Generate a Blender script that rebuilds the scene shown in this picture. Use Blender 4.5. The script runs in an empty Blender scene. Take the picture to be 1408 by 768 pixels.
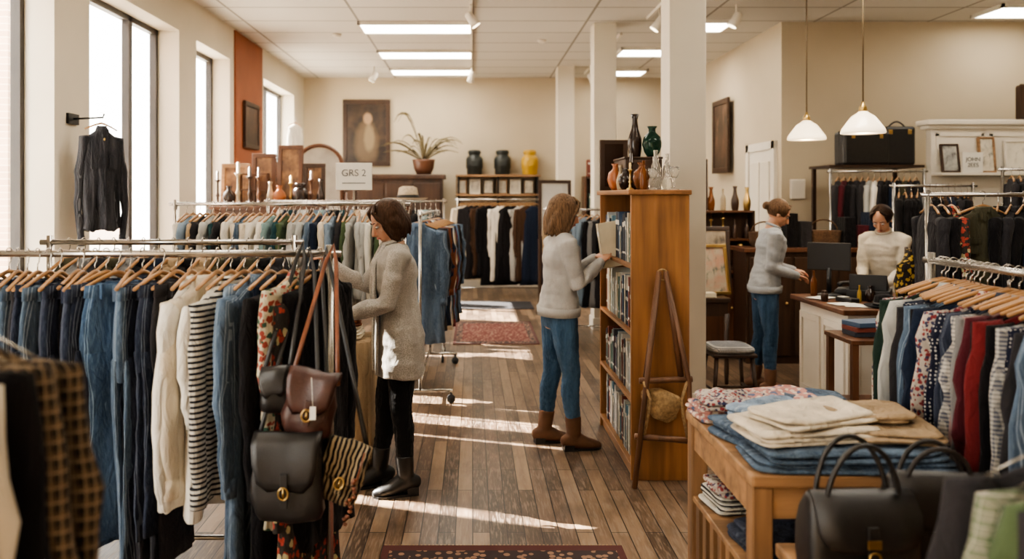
import bpy, bmesh, math, random
from mathutils import Vector, Matrix, noise
random.seed(11)
V=Vector
R=random.uniform
col=bpy.context.scene.collection
# ------------------------------------------------------------------ materials
MC={}
def _new(name):
    m=bpy.data.materials.new(name); m.use_nodes=True
    nt=m.node_tree; return m,nt,nt.nodes['Principled BSDF']
def N(nt,t,**k):
    n=nt.nodes.new(t)
    for a,b in k.items(): setattr(n,a,b)
    return n
def L(nt,a,b): nt.links.new(a,b)
def math_(nt,op,a,b=None):
    n=N(nt,'ShaderNodeMath',operation=op)
    for i,s in enumerate((a,b)):
        if s is None: continue
        if isinstance(s,(int,float)): n.inputs[i].default_value=s
        else: L(nt,s,n.inputs[i])
    return n.outputs[0]
def mix(nt,fac,a,b):
    n=N(nt,'ShaderNodeMix',data_type='RGBA')
    if isinstance(fac,(int,float)): n.inputs[0].default_value=fac
    else: L(nt,fac,n.inputs[0])
    for i,s in ((6,a),(7,b)):
        if isinstance(s,tuple): n.inputs[i].default_value=(*s[:3],1)
        else: L(nt,s,n.inputs[i])
    return n.outputs[2]
def objco(nt,scale=(1,1,1),rot=(0,0,0)):
    t=N(nt,'ShaderNodeTexCoord'); m=N(nt,'ShaderNodeMapping')
    m.inputs['Scale'].default_value=scale; m.inputs['Rotation'].default_value=rot
    L(nt,t.outputs['Object'],m.inputs[0]); return m.outputs[0]
def noi(nt,co,s,d=3):
    n=N(nt,'ShaderNodeTexNoise'); n.inputs['Scale'].default_value=s; n.inputs['Detail'].default_value=d
    L(nt,co,n.inputs['Vector']); return n.outputs[0]
def ramp(nt,f,a,b):
    n=N(nt,'ShaderNodeMapRange'); n.inputs[1].default_value=a; n.inputs[2].default_value=b
    L(nt,f,n.inputs[0]); return n.outputs[0]
def bump(nt,b,h,st=.3,d=.01,prev=None):
    n=N(nt,'ShaderNodeBump'); n.inputs['Strength'].default_value=st; n.inputs['Distance'].default_value=d
    L(nt,h,n.inputs['Height'])
    if prev: L(nt,prev,n.inputs['Normal'])
    L(nt,n.outputs[0],b.inputs['Normal']); return n.outputs[0]
def dk(c,f): return tuple(x*f for x in c)
def plain(name,c,rough=.6,metal=0,var=.12,sc=6,spec=.5,bm=0):
    if name in MC: return MC[name]
    m,nt,b=_new(name); co=objco(nt)
    n=noi(nt,co,sc); L(nt,mix(nt,ramp(nt,n,.3,.7),dk(c,1-var),dk(c,1+var)),b.inputs['Base Color'])
    b.inputs['Roughness'].default_value=rough; b.inputs['Metallic'].default_value=metal
    b.inputs['Specular IOR Level'].default_value=spec
    if bm: bump(nt,b,noi(nt,co,sc*12,4),bm,.005)
    MC[name]=m; return m
def emis(name,c,s):
    if name in MC: return MC[name]
    m,nt,b=_new(name); b.inputs['Base Color'].default_value=(*c,1)
    b.inputs['Emission Color'].default_value=(*c,1); b.inputs['Emission Strength'].default_value=s
    MC[name]=m; return m
def wood(name,c,axis='z',rough=.45,con=.35):
    if name in MC: return MC[name]
    m,nt,b=_new(name); s={'x':(1,14,14),'y':(14,1,14),'z':(14,14,1)}[axis]
    n=noi(nt,objco(nt,s),1.6,6); n2=noi(nt,objco(nt),2.5,2)
    k=math_(nt,'ADD',math_(nt,'MULTIPLY',n,.7),math_(nt,'MULTIPLY',n2,.3))
    L(nt,mix(nt,ramp(nt,k,.35,.65),dk(c,1-con),dk(c,1+con)),b.inputs['Base Color'])
    b.inputs['Roughness'].default_value=rough; bump(nt,b,n,.15,.003)
    MC[name]=m; return m
def glass(name,c,rough=.03,a=.6):
    if name in MC: return MC[name]
    m,nt,b=_new(name); b.inputs['Base Color'].default_value=(*c,1); b.inputs['Roughness'].default_value=rough
    b.inputs['Transmission Weight'].default_value=a; b.inputs['IOR'].default_value=1.3
    MC[name]=m; return m
def stripe(nt,s,scale,duty):
    return math_(nt,'LESS_THAN',math_(nt,'FRACT',math_(nt,'MULTIPLY',s,scale)),duty)
def cloth(name,c,kind='solid',c2=(.8,.8,.8),c3=None,sc=20):
    if name in MC: return MC[name]
    m,nt,b=_new(name); co=objco(nt)
    b.inputs['Roughness'].default_value=.9; b.inputs['Specular IOR Level'].default_value=.12
    b.inputs['Sheen Weight'].default_value=.05
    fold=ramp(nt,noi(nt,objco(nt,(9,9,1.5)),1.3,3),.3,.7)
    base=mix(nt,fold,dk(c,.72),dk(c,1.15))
    sep=N(nt,'ShaderNodeSeparateXYZ'); L(nt,co,sep.inputs[0]); x,y,z=sep.outputs
    if kind=='denim':
        fade=ramp(nt,noi(nt,objco(nt,(9,9,1.6)),1.3,3),.42,.72)
        base=mix(nt,math_(nt,'MULTIPLY',fade,.75),base,tuple(min(1,v*2.0+.02) for v in c))
        g=noi(nt,objco(nt,(1,1,.25)),160,2)
        base=mix(nt,math_(nt,'MULTIPLY',ramp(nt,g,.4,.7),.35),base,c2)
        ay=math_(nt,'ABSOLUTE',y); ax=math_(nt,'ABSOLUTE',x)
        seam=math_(nt,'MULTIPLY',math_(nt,'LESS_THAN',math_(nt,'ABSOLUTE',math_(nt,'SUBTRACT',math_(nt,'ABSOLUTE',math_(nt,'SUBTRACT',ay,.0165)),.0028)),.0009),math_(nt,'GREATER_THAN',ax,.05))
        base=mix(nt,math_(nt,'MULTIPLY',seam,.7),base,tuple(min(1,v*1.5+.05) for v in c2))
    if kind=='stripes': base=mix(nt,stripe(nt,z,sc,.45),base,c2)
    if kind=='plaid':
        a=stripe(nt,math_(nt,'ADD',x,y),sc,.5); bb=stripe(nt,z,sc,.5)
        k=math_(nt,'MULTIPLY',math_(nt,'ADD',a,bb),.5); base=mix(nt,k,base,c2)
        if c3:
            l=math_(nt,'MAXIMUM',stripe(nt,math_(nt,'ADD',math_(nt,'ADD',x,y),.01),sc,.1),stripe(nt,math_(nt,'ADD',z,.01),sc,.1))
            base=mix(nt,l,base,c3)
    if kind in('floral','dots','zebra'):
        if kind=='zebra':
            w=N(nt,'ShaderNodeTexWave'); w.inputs['Scale'].default_value=sc; w.inputs['Distortion'].default_value=5
            w.inputs['Detail'].default_value=1; L(nt,co,w.inputs[0]); base=mix(nt,math_(nt,'GREATER_THAN',w.outputs[1],.55),base,c2)
        else:
            v=N(nt,'ShaderNodeTexVoronoi'); v.inputs['Scale'].default_value=sc
            if kind=='dots': v.inputs['Randomness'].default_value=.3
            wv=N(nt,'ShaderNodeVectorMath',operation='ADD'); nn=N(nt,'ShaderNodeTexNoise'); nn.inputs['Scale'].default_value=sc*1.3; L(nt,co,nn.inputs['Vector'])
            sc_=N(nt,'ShaderNodeVectorMath',operation='SCALE'); sc_.inputs['Scale'].default_value=(0 if kind=='dots' else .9/sc); L(nt,nn.outputs['Color'],sc_.inputs[0])
            L(nt,co,wv.inputs[0]); L(nt,sc_.outputs[0],wv.inputs[1])
            L(nt,wv.outputs[0],v.inputs['Vector']); base=mix(nt,math_(nt,'LESS_THAN',v.outputs['Distance'],.3 if kind=='dots' else .42),base,c2)
            if c3:
                v2=N(nt,'ShaderNodeTexVoronoi'); v2.inputs['Scale'].default_value=sc*.7
                mp=N(nt,'ShaderNodeMapping'); mp.inputs['Rotation'].default_value=(.5,.3,.9); L(nt,wv.outputs[0],mp.inputs[0])
                L(nt,mp.outputs[0],v2.inputs['Vector']); base=mix(nt,math_(nt,'LESS_THAN',v2.outputs['Distance'],.33),base,c3)
    if kind=='tweed':
        g=noi(nt,co,170,3); base=mix(nt,ramp(nt,g,.4,.62),base,c2)
    L(nt,base,b.inputs['Base Color'])
    wr=N(nt,'ShaderNodeTexNoise'); wr.inputs['Scale'].default_value=1; wr.inputs['Detail'].default_value=4; wr.inputs['Distortion'].default_value=1.2
    L(nt,objco(nt,(26,26,10),(.25,.2,.1)),wr.inputs['Vector'])
    p=bump(nt,b,wr.outputs[0],.7 if kind!='tweed' else .2,.022)
    bump(nt,b,noi(nt,co,220 if kind!='tweed' else 160,2),.25 if kind!='tweed' else .3,.003,p)
    MC[name]=m; return m
PAL={}
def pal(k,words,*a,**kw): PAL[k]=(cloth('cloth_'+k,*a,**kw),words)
pal('navyd','dark navy denim',(.016,.021,.04),'denim',(.06,.075,.10))
pal('blackd','washed black denim',(.014,.014,.018),'denim',(.045,.045,.055))
pal('blued','mid blue denim',(.045,.085,.155),'denim',(.14,.21,.30))
pal('midd','faded slate blue denim',(.055,.085,.13),'denim',(.17,.215,.27))
pal('lightd','light blue denim',(.15,.21,.29),'denim',(.36,.42,.48))
pal('jacketd','charcoal denim',(.022,.022,.026),'denim',(.055,.055,.062))
pal('black','black',(.009,.008,.009)); pal('char','charcoal',(.028,.026,.029)); pal('navy','navy',(.013,.02,.04))
pal('cream','cream',(.66,.58,.46)); pal('white','white',(.74,.7,.62)); pal('grey','grey',(.2,.2,.2)); pal('lgrey','pale grey',(.42,.42,.4))
pal('teal','teal',(.018,.055,.065)); pal('pteal','pale teal',(.22,.33,.33)); pal('pink','dusty pink',(.3,.2,.19)); pal('red','deep red',(.15,.02,.022))
pal('rust','rust brown',(.17,.06,.03)); pal('brown','brown',(.06,.033,.02)); pal('olive','olive green',(.055,.05,.03)); pal('green','forest green',(.018,.034,.026))
pal('sage','sage green',(.07,.10,.05)); pal('tan','tan',(.34,.245,.15)); pal('pblue','powder blue',(.22,.29,.37)); pal('maroon','maroon',(.075,.014,.02))
pal('mustard','mustard yellow',(.36,.23,.05))
pal('stripe','black and white striped',(.6,.57,.5),'stripes',(.03,.03,.035),sc=62)
pal('bplaid','brown and tan plaid',(.12,.08,.045),'plaid',(.018,.015,.013),(.22,.165,.11),sc=42)
pal('wcheck','white and grey checked',(.5,.47,.42),'plaid',(.09,.10,.13),sc=80)
pal('gplaid','green plaid',(.06,.10,.045),'plaid',(.22,.22,.17),(.35,.33,.27),sc=40)
pal('rpat','red and white patterned',(.45,.4,.35),'floral',(.22,.04,.045),(.05,.05,.1),sc=70)
pal('floral','cream floral print',(.5,.45,.33),'floral',(.28,.06,.045),(.04,.09,.06),sc=34)
pal('dfloral','dark floral print',(.035,.03,.025),'floral',(.3,.05,.035),(.42,.36,.2),sc=38)
pal('pfloral','pink floral print',(.47,.23,.2),'floral',(.6,.5,.42),(.1,.12,.2),sc=40)
pal('dots','navy polka-dot',(.014,.016,.033),'dots',(.45,.43,.4),sc=80)
pal('zebra','black and cream zebra print',(.012,.01,.01),'zebra',(.3,.23,.14),sc=22)
pal('scarf','black and gold patterned',(.018,.014,.012),'floral',(.36,.23,.04),sc=34)
chrome=plain('chrome',(.5,.48,.45),.25,1,.05)
blackm=plain('black_metal',(.02,.02,.02),.4,.6,.05)
brass=plain('brass',(.5,.34,.13),.3,1,.1)
rubber=plain('black_plastic',(.012,.012,.013),.45)
hwood=wood('hanger_wood',(.34,.18,.075),'x',.35,.2)
pine=wood('honey_pine',(.24,.11,.042),'z',.4,.35); piney=wood('honey_pine_long',(.24,.11,.042),'y',.4,.35)
tabw=wood('table_oak',(.26,.145,.07),'x',.5,.5); tabz=wood('table_oak_leg',(.21,.115,.055),'z',.5,.5)
darkw=wood('dark_walnut',(.04,.019,.010),'z',.4,.4); midw=wood('brown_mahogany',(.10,.04,.018),'z',.4,.35)
whitep=plain('white_paint',(.7,.65,.56),.55,0,.03)
leatherb=plain('black_leather',(.010,.009,.009),.34,0,.3,30,.6,.3)
leatherbr=plain('brown_leather',(.045,.014,.009),.38,0,.4,20,.6,.3)
leathert=plain('tan_leather',(.14,.042,.016),.4,0,.3,20,.6,.2)
paper=plain('paper',(.7,.67,.6),.8,0,.05)
# ------------------------------------------------------------------ geometry
class G:
    def __init__(s): s.v=[];s.f=[];s.m=[];s.sm=[]
    def add(s,vs,fs,mi=0,sm=False):
        o=len(s.v); s.v+= [V(p) for p in vs]
        for f in fs: s.f.append([i+o for i in f]); s.m.append(mi); s.sm.append(sm)
        return s
    def box(s,c,d,rot=None,mi=0):
        c=V(c); x,y,z=[k/2 for k in d]
        vs=[V((a*x,b*y,e*z)) for a in(-1,1) for b in(-1,1) for e in(-1,1)]
        if rot: vs=[rot@p for p in vs]
        return s.add([p+c for p in vs],[(0,1,3,2),(4,6,7,5),(0,4,5,1),(2,3,7,6),(0,2,6,4),(1,5,7,3)],mi)
    def bb(s,x0,x1,y0,y1,z0,z1,mi=0): return s.box(((x0+x1)/2,(y0+y1)/2,(z0+z1)/2),(x1-x0,y1-y0,z1-z0),None,mi)
    def rings(s,rs,mi=0,sm=True,caps=True,closed=False):
        n=len(rs[0]); vs=[p for r in rs for p in r]; fs=[]
        m=len(rs)
        for i in range(m if closed else m-1):
            for j in range(n):
                a=i*n+j; b=i*n+(j+1)%n; i2=(i+1)%m
                fs.append((a,b,i2*n+(j+1)%n,i2*n+j))
        if caps and not closed: fs.append(tuple(range(n-1,-1,-1))); fs.append(tuple((m-1)*n+j for j in range(n)))
        return s.add(vs,fs,mi,sm)
    def tube(s,pts,r,n=8,mi=0,closed=False,rnd=False,side=None,flat=1.0):
        pts=[V(p) for p in pts]; m=len(pts)
        rr=r if isinstance(r,(list,tuple)) else [r]*m
        rr=[(q,q*flat) if not isinstance(q,(tuple,list)) else q for q in rr]
        rs=[]; u=None
        for i in range(m):
            a=pts[(i-1)%m] if (i>0 or closed) else pts[i]; b=pts[(i+1)%m] if (i<m-1 or closed) else pts[i]
            t=(b-a).normalized() if (b-a).length>1e-9 else V((0,0,1))
            if u is None:
                u=V(side) if side else (V((0,0,1)) if abs(t.z)<.9 else V((1,0,0)))
            if side: u=V(side)
            u=(u-t*u.dot(t)); u=u.normalized() if u.length>1e-6 else t.orthogonal().normalized()
            w=t.cross(u)
            ra,rb=rr[i]
            def ring(c,k): return [c+u*(math.cos(2*math.pi*j/n)*ra*k)+w*(math.sin(2*math.pi*j/n)*rb*k) for j in range(n)]
            q=(ra+rb)/2
            if rnd and i==0 and not closed: rs+= [ring(pts[i]-t*q*.9,.3),ring(pts[i]-t*q*.6,.78)]
            rs.append(ring(pts[i],1))
            if rnd and i==m-1 and not closed: rs+= [ring(pts[i]+t*q*.6,.78),ring(pts[i]+t*q*.9,.3)]
        return s.rings(rs,mi,True,True,closed)
    def cyl(s,a,b,r,r2=None,n=14,mi=0):
        return s.tube([a,b],[r,r if r2 is None else r2],n,mi)
    def lathe(s,prof,c=(0,0,0),n=24,mi=0):
        c=V(c); rs=[[c+V((max(r,.0005)*math.cos(2*math.pi*j/n),max(r,.0005)*math.sin(2*math.pi*j/n),z)) for j in range(n)] for r,z in prof]
        return s.rings(rs,mi)
    def ell(s,c,r,M=None,n=16,mi=0):
        c=V(c); rs=[]
        for i in range(1,n//2+3):
            t=math.pi*i/(n//2+3)
            rs.append([V((r[0]*math.sin(t)*math.cos(2*math.pi*j/n),r[1]*math.sin(t)*math.sin(2*math.pi*j/n),-r[2]*math.cos(t))) for j in range(n)])
        if M: rs=[[M@p for p in q] for q in rs]
        return s.rings([[p+c for p in q] for q in rs],mi)
    def mesh(s,name,mats=()):
        me=bpy.data.meshes.new(name); me.from_pydata(s.v,[],s.f)
        for m in mats: me.materials.append(m)
        me.polygons.foreach_set('material_index',s.m); me.polygons.foreach_set('use_smooth',s.sm)
        me.update(); return me
    def obj(s,name,mats,parent=None,label=None,cat=None,loc=None,rot=None,bev=0,group=None,kind=None):
        if not isinstance(mats,(list,tuple)): mats=[mats]
        o=bpy.data.objects.new(name,s.mesh(name,mats)); col.objects.link(o)
        return fin(o,parent,label,cat,loc,rot,bev,group,kind)
def fin(o,parent=None,label=None,cat=None,loc=None,rot=None,bev=0,group=None,kind=None):
    if parent: o.parent=parent
    if label: o['label']=label
    if cat and not parent: o['category']=cat
    if group: o['group']=group
    if kind: o['kind']=kind
    if loc is not None: o.location=loc
    if rot is not None: o.rotation_euler=rot
    if bev:
        b=o.modifiers.new('b','BEVEL'); b.width=bev; b.segments=2; b.limit_method='ANGLE'
    return o
def root(name,label,cat,loc=(0,0,0),rot=(0,0,0),group=None):
    o=bpy.data.objects.new(name,None); o.empty_display_size=.1; col.objects.link(o)
    return fin(o,None,label,cat,loc,rot,0,group)
def sup(w,d,z,n=32,e=.5,c=(0,0)):
    r=[]
    for j in range(n):
        a=2*math.pi*j/n; cc=math.cos(a); ss=math.sin(a)
        r.append(V((c[0]+w*math.copysign(abs(cc)**e,cc),c[1]+d*math.copysign(abs(ss)**e,ss),z)))
    return r
def struct(g,name,mat,**k): return g.obj(name,mat,kind='structure',**k)
# ------------------------------------------------------------------ room shell
CZ=3.8; XL=-3.06; YB=14.5; XR=3.8; YC=9.85; XRR=6.9; Y0=-1.8
def floor_mat():
    m,nt,b=_new('weathered_plank_floor')
    co=objco(nt,(1,1,1),(0,0,math.pi/2))
    br=N(nt,'ShaderNodeTexBrick'); br.offset=.37; br.offset_frequency=2
    br.inputs['Color1'].default_value=(0,0,0,1); br.inputs['Color2'].default_value=(1,1,1,1); br.inputs['Mortar'].default_value=(0,0,0,1)
    br.inputs['Scale'].default_value=1; br.inputs['Mortar Size'].default_value=.003; br.inputs['Brick Width'].default_value=.9; br.inputs['Row Height'].default_value=.085
    L(nt,co,br.inputs['Vector'])
    n=noi(nt,objco(nt,(16,1.3,1)),2.2,8); n2=noi(nt,objco(nt,(2.5,1,1)),2.2,6); n3=noi(nt,objco(nt,(30,3,1)),3,6)
    k=math_(nt,'ADD',math_(nt,'MULTIPLY',br.outputs['Color'],.55),math_(nt,'MULTIPLY',n,.5))
    cr=N(nt,'ShaderNodeValToRGB'); cr.color_ramp.elements[0].position=.2; cr.color_ramp.elements[0].color=(.03,.018,.011,1)
    cr.color_ramp.elements[1].position=.86; cr.color_ramp.elements[1].color=(.27,.18,.11,1)
    e=cr.color_ramp.elements.new(.5); e.color=(.105,.063,.038,1)
    L(nt,k,cr.inputs[0])
    c=mix(nt,math_(nt,'MULTIPLY',ramp(nt,n3,.48,.64),.65),cr.outputs[0],(.27,.205,.15))
    c=mix(nt,math_(nt,'MULTIPLY',ramp(nt,n2,.5,.7),.65),c,(.035,.023,.016))
    c=mix(nt,math_(nt,'MULTIPLY',br.outputs['Fac'],.85),c,(.008,.005,.004))
    L(nt,c,b.inputs['Base Color']); L(nt,math_(nt,'ADD',math_(nt,'MULTIPLY',n3,.4),.2),b.inputs['Roughness'])
    bump(nt,b,math_(nt,'SUBTRACT',math_(nt,'MULTIPLY',n,.4),br.outputs['Fac']),.4,.004)
    return m
def ceil_mat():
    m,nt,b=_new('ceiling_tile')
    br=N(nt,'ShaderNodeTexBrick'); br.offset=0
    br.inputs['Color1'].default_value=(.58,.55,.49,1); br.inputs['Color2'].default_value=(.62,.59,.53,1); br.inputs['Mortar'].default_value=(.26,.235,.2,1)
    br.inputs['Scale'].default_value=1; br.inputs['Mortar Size'].default_value=.016; br.inputs['Brick Width'].default_value=1.4; br.inputs['Row Height'].default_value=.7
    L(nt,objco(nt),br.inputs['Vector']); L(nt,br.outputs[0],b.inputs['Base Color']); b.inputs['Roughness'].default_value=.9
    return m
wallm=plain('cream_wall',(.50,.425,.315),.85,0,.05,1.2,.2,.08)
wallw=plain('white_plaster',(.64,.585,.485),.8,0,.05,1.2,.2,.06)
struct(G().bb(XL-.3,XRR,Y0,YB+.2,-.1,0),'floor',floor_mat())
struct(G().bb(XL-.3,XRR,Y0,YB+.2,CZ,CZ+.1),'ceiling',ceil_mat())
WIN=[(-1.4,1.3),(4.55,5.85),(6.39,8.34),(8.86,10.08),(11.7,13.7)]  # first opening lies out of view, added to light the foreground racks
ZS,ZT=.55,3.38
g=G(); y=Y0
for a,b in WIN:
    g.bb(XL-.3,XL,y,a,0,CZ); g.bb(XL-.3,XL,a,b,0,ZS); g.bb(XL-.3,XL,a,b,ZT,CZ); y=b
g.bb(XL-.3,XL,y,YB,0,CZ)
struct(g,'wall_left',wallw)
struct(G().bb(XL-.3,XR+.2,YB,YB+.2,0,CZ),'wall_back',wallm)
struct(G().bb(XL-.3,XRR,Y0-.15,Y0,0,CZ),'wall_front',wallm)
struct(G().bb(XR,XR+.15,YC+.15,YB,0,CZ),'wall_side',wallm)
struct(G().bb(XR,XRR,YC,YC+.15,0,CZ),'wall_counter',wallm)
struct(G().bb(XRR,XRR+.15,Y0,YC+.15,0,CZ),'wall_right',wallm)
struct(G().bb(XL,XL+.025,10.25,11.55,0,CZ-.02),'trim_1',plain('terracotta_panel',(.25,.075,.028),.7,0,.1,2))
struct(G().bb(XL,XR,YB-.02,YB,0,.14),'baseboard_back',whitep)
struct(G().bb(XR-.02,XR,YC,YB-.02,0,.14),'baseboard_side',whitep)
gm,nt,b=_new('window_glass')
out=nt.nodes['Material Output']; tr=N(nt,'ShaderNodeBsdfTransparent'); gl=N(nt,'ShaderNodeBsdfGlossy'); gl.inputs['Roughness'].default_value=.05
mx=N(nt,'ShaderNodeMixShader'); mx.inputs[0].default_value=.05; L(nt,tr.outputs[0],mx.inputs[1]); L(nt,gl.outputs[0],mx.inputs[2]); L(nt,mx.outputs[0],out.inputs[0])
for i,(a,b_) in enumerate(WIN):
    g=G(); x0,x1=XL-.29,XL-.22; t=.055
    g.bb(x0,x1,a,a+t,ZS,ZT); g.bb(x0,x1,b_-t,b_,ZS,ZT); g.bb(x0,x1,a,b_,ZS,ZS+t); g.bb(x0,x1,a,b_,ZT-t,ZT)
    if b_-a>1.5:
        mid=a+1.28 if i==2 else (a+b_)/2; g.bb(x0,x1,mid-.04,mid+.04,ZS,ZT)
    w=struct(g,'window_%d'%(i+1),plain('dark_window_frame',(.03,.026,.024),.5,0,.1))
    G().bb(XL-.26,XL-.255,a+t,b_-t,ZS+t,ZT-t).obj('pane',gm,parent=w)
    l=bpy.data.lights.new('window_portal','AREA'); l.shape='RECTANGLE'; l.size=b_-a; l.size_y=ZT-ZS; l.cycles.is_portal=True
    lo=bpy.data.objects.new('window_portal',l); lo.location=(XL-.31,(a+b_)/2,(ZS+ZT)/2); lo.rotation_euler=V((1,0,0)).to_track_quat('-Z','Z').to_euler(); col.objects.link(lo)
G().bb(-30,XL-.31,-12,34,-.3,-.12).obj('pavement',plain('pale_concrete',(.6,.56,.5),.9,0,.1,.8),label='pale concrete pavement outside the shop windows',cat='ground')
bm_,nt,b=_new('street_brick'); br=N(nt,'ShaderNodeTexBrick'); br.inputs['Color1'].default_value=(.5,.36,.28,1); br.inputs['Color2'].default_value=(.6,.46,.37,1); br.inputs['Mortar'].default_value=(.7,.65,.58,1)
br.inputs['Scale'].default_value=4; L(nt,objco(nt,(1,1,1),(0,math.pi/2,math.pi/2)),br.inputs[0]); L(nt,br.outputs[0],b.inputs['Base Color']); b.inputs['Roughness'].default_value=.9
bl=G().bb(-17,-15,4,34,-.12,4.0).obj('building',bm_,label='low brick building across the street in haze',cat='building')
for k in range(7): G().bb(-15.0,-14.95,6+k*3.8,8+k*3.8,.9,3.2).obj('shop_window',plain('street_window',(.4,.43,.45),.3),parent=bl)
for a,b_ in ((4.6,5.49),(5.66,6.6),(6.88,7.1),(7.40,7.64),(7.94,8.85)):  # piers added outside; their gaps cut the sunlight into bands on the floor
    G().bb(-4.5,-4.3,a,b_,-.12,4.6).obj('sun_mask_pier',bm_,label='brick pier of the arcade outside the shop windows',cat='pier',group='brick piers outside')
for (x0,y0,w,nm) in ((1.5,6.1,.28,'white square column standing beside the tall bookcase'),(1.5,9.9,.28,'white square column in the middle of the shop'),(1.4,13.2,.28,'white square column near the cream end wall')):
    c=root('column',nm,'column',(x0+w/2,y0+w/2,0))
    G().bb(-w/2,w/2,-w/2,w/2,0,CZ).obj('shaft',wallw,parent=c,bev=.006)
    G().bb(-w/2-.015,w/2+.015,-w/2-.015,w/2+.015,0,.15).obj('plinth',whitep,parent=c,bev=.005)
lem=emis('fluorescent_diffuser',(1,.94,.82),11)
for (x0,x1,y) in ((-1.42,0,10.1),(-1.41,0,12.0),(-1.4,0,13.65),(2.14,2.87,11.8),(2.03,2.96,13.75),(2.45,3.2,10.0),(5.9,6.8,9.2),(-1.42,0,6.4),(2.1,3.5,6.0),(-1.42,0,3.4),(2.1,3.5,3.2)):
    c=root('ceiling_light','white recessed fluorescent ceiling light panel','ceiling light',((x0+x1)/2,y,CZ-.045),group='ceiling light panels')
    w=(x1-x0)/2; g=G(); d=.29
    g.bb(-w,w,-d,-d+.03,0,.045); g.bb(-w,w,d-.03,d,0,.045); g.bb(-w,-w+.03,-d,d,0,.045); g.bb(w-.03,w,-d,d,0,.045)
    g.obj('frame',whitep,parent=c); G().bb(-w+.03,w-.03,-d+.03,d-.03,.01,.03).obj('diffuser',lem,parent=c)
def spot(x,y,ang,rz):
    c=root('track_spotlight','small white track spotlight tilted under the ceiling','spotlight',(x,y,CZ-.04),(0,0,rz),group='track spotlights')
    G().cyl((0,0,-.0),(0,0,-.13),.012).obj('stem',whitep,parent=c)
    d=V((math.sin(ang),0,-math.cos(ang))); p=V((0,0,-.15))
    G().tube([p-d*.07,p-d*.05,p+d*.04,p+d*.1],[.03,.045,.05,.06],16).obj('lamp_head',whitep,parent=c)
    G().tube([p+d*.1,p+d*.104],[.05,.05],16).obj('bulb',emis('spot_bulb',(1,.82,.55),6),parent=c)
def track(x,y0,y1):
    G().bb(x-.018,x+.018,y0,y1,CZ-.035,CZ-.001).obj('light_track',whitep,label='thin white ceiling track for spotlights',cat='light track')
track(-.02,5,13.8); track(2.1,5,9.6); track(1.95,10.5,13.9)
for a in ((-.02,8.8,.6,0),(-.02,13.0,.5,2),(-1.6,13.0,.5,3),(2.1,9.0,.6,3),(2.1,8.0,.3,2),(2.9,8.8,.5,3),(1.95,13.2,.5,0),(-.02,6.6,.5,1),(6.0,7.8,.5,2)): spot(*a)
for x,y in ((-1.8,10.6),(.95,11)):
    G().lathe([(.06,CZ-.001),(.06,CZ-.02),(.045,CZ-.035),(0,CZ-.037)],(x,y,0)).obj('smoke_detector',whitep,label='round white smoke detector on the ceiling',cat='smoke detector')
shadem,nt,b=_new('opal_glass_shade'); b.inputs['Base Color'].default_value=(.95,.85,.68,1); b.inputs['Emission Color'].default_value=(1,.78,.5,1); b.inputs['Emission Strength'].default_value=1.3; b.inputs['Roughness'].default_value=.2
for x,y,zb in ((3.13,7.5,2.18),(3.22,6.6,2.17)):
    c=root('pendant_lamp','opal glass bell pendant lamp on a thin cord','pendant lamp',(x,y,zb))
    G().cyl((0,0,.26),(0,0,CZ-zb),.006,n=8).obj('cord',plain('bronze_cord',(.12,.08,.04),.4,.5),parent=c)
    G().lathe([(.0,.26),(.012,.26),(.018,.235),(.03,.22),(.035,.17),(.0,.17)]).obj('socket_cap',brass,parent=c)
    G().lathe([(.17,0),(.172,.012),(.165,.035),(.145,.065),(.12,.1),(.09,.14),(.05,.165),(.034,.18),(.03,.178),(.045,.16),(.085,.132),(.115,.09),(.14,.055),(.158,.025),(.165,.004)]).obj('lamp_shade',shadem,parent=c)
    G().ell((0,0,.08),(.03,.03,.045)).obj('bulb',emis('bulb',(1,.75,.45),10),parent=c)
    G().lathe([(.06,CZ-zb-.03),(.06,CZ-zb-.001),(0,CZ-zb-.001)]).obj('ceiling_rose',brass,parent=c)
    l=bpy.data.lights.new('pendant_light','POINT'); l.energy=14; l.color=(1,.75,.48); l.shadow_soft_size=.1
    lo=bpy.data.objects.new('pendant_light',l); lo.location=(x,y,zb-.06); col.objects.link(lo)
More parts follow.
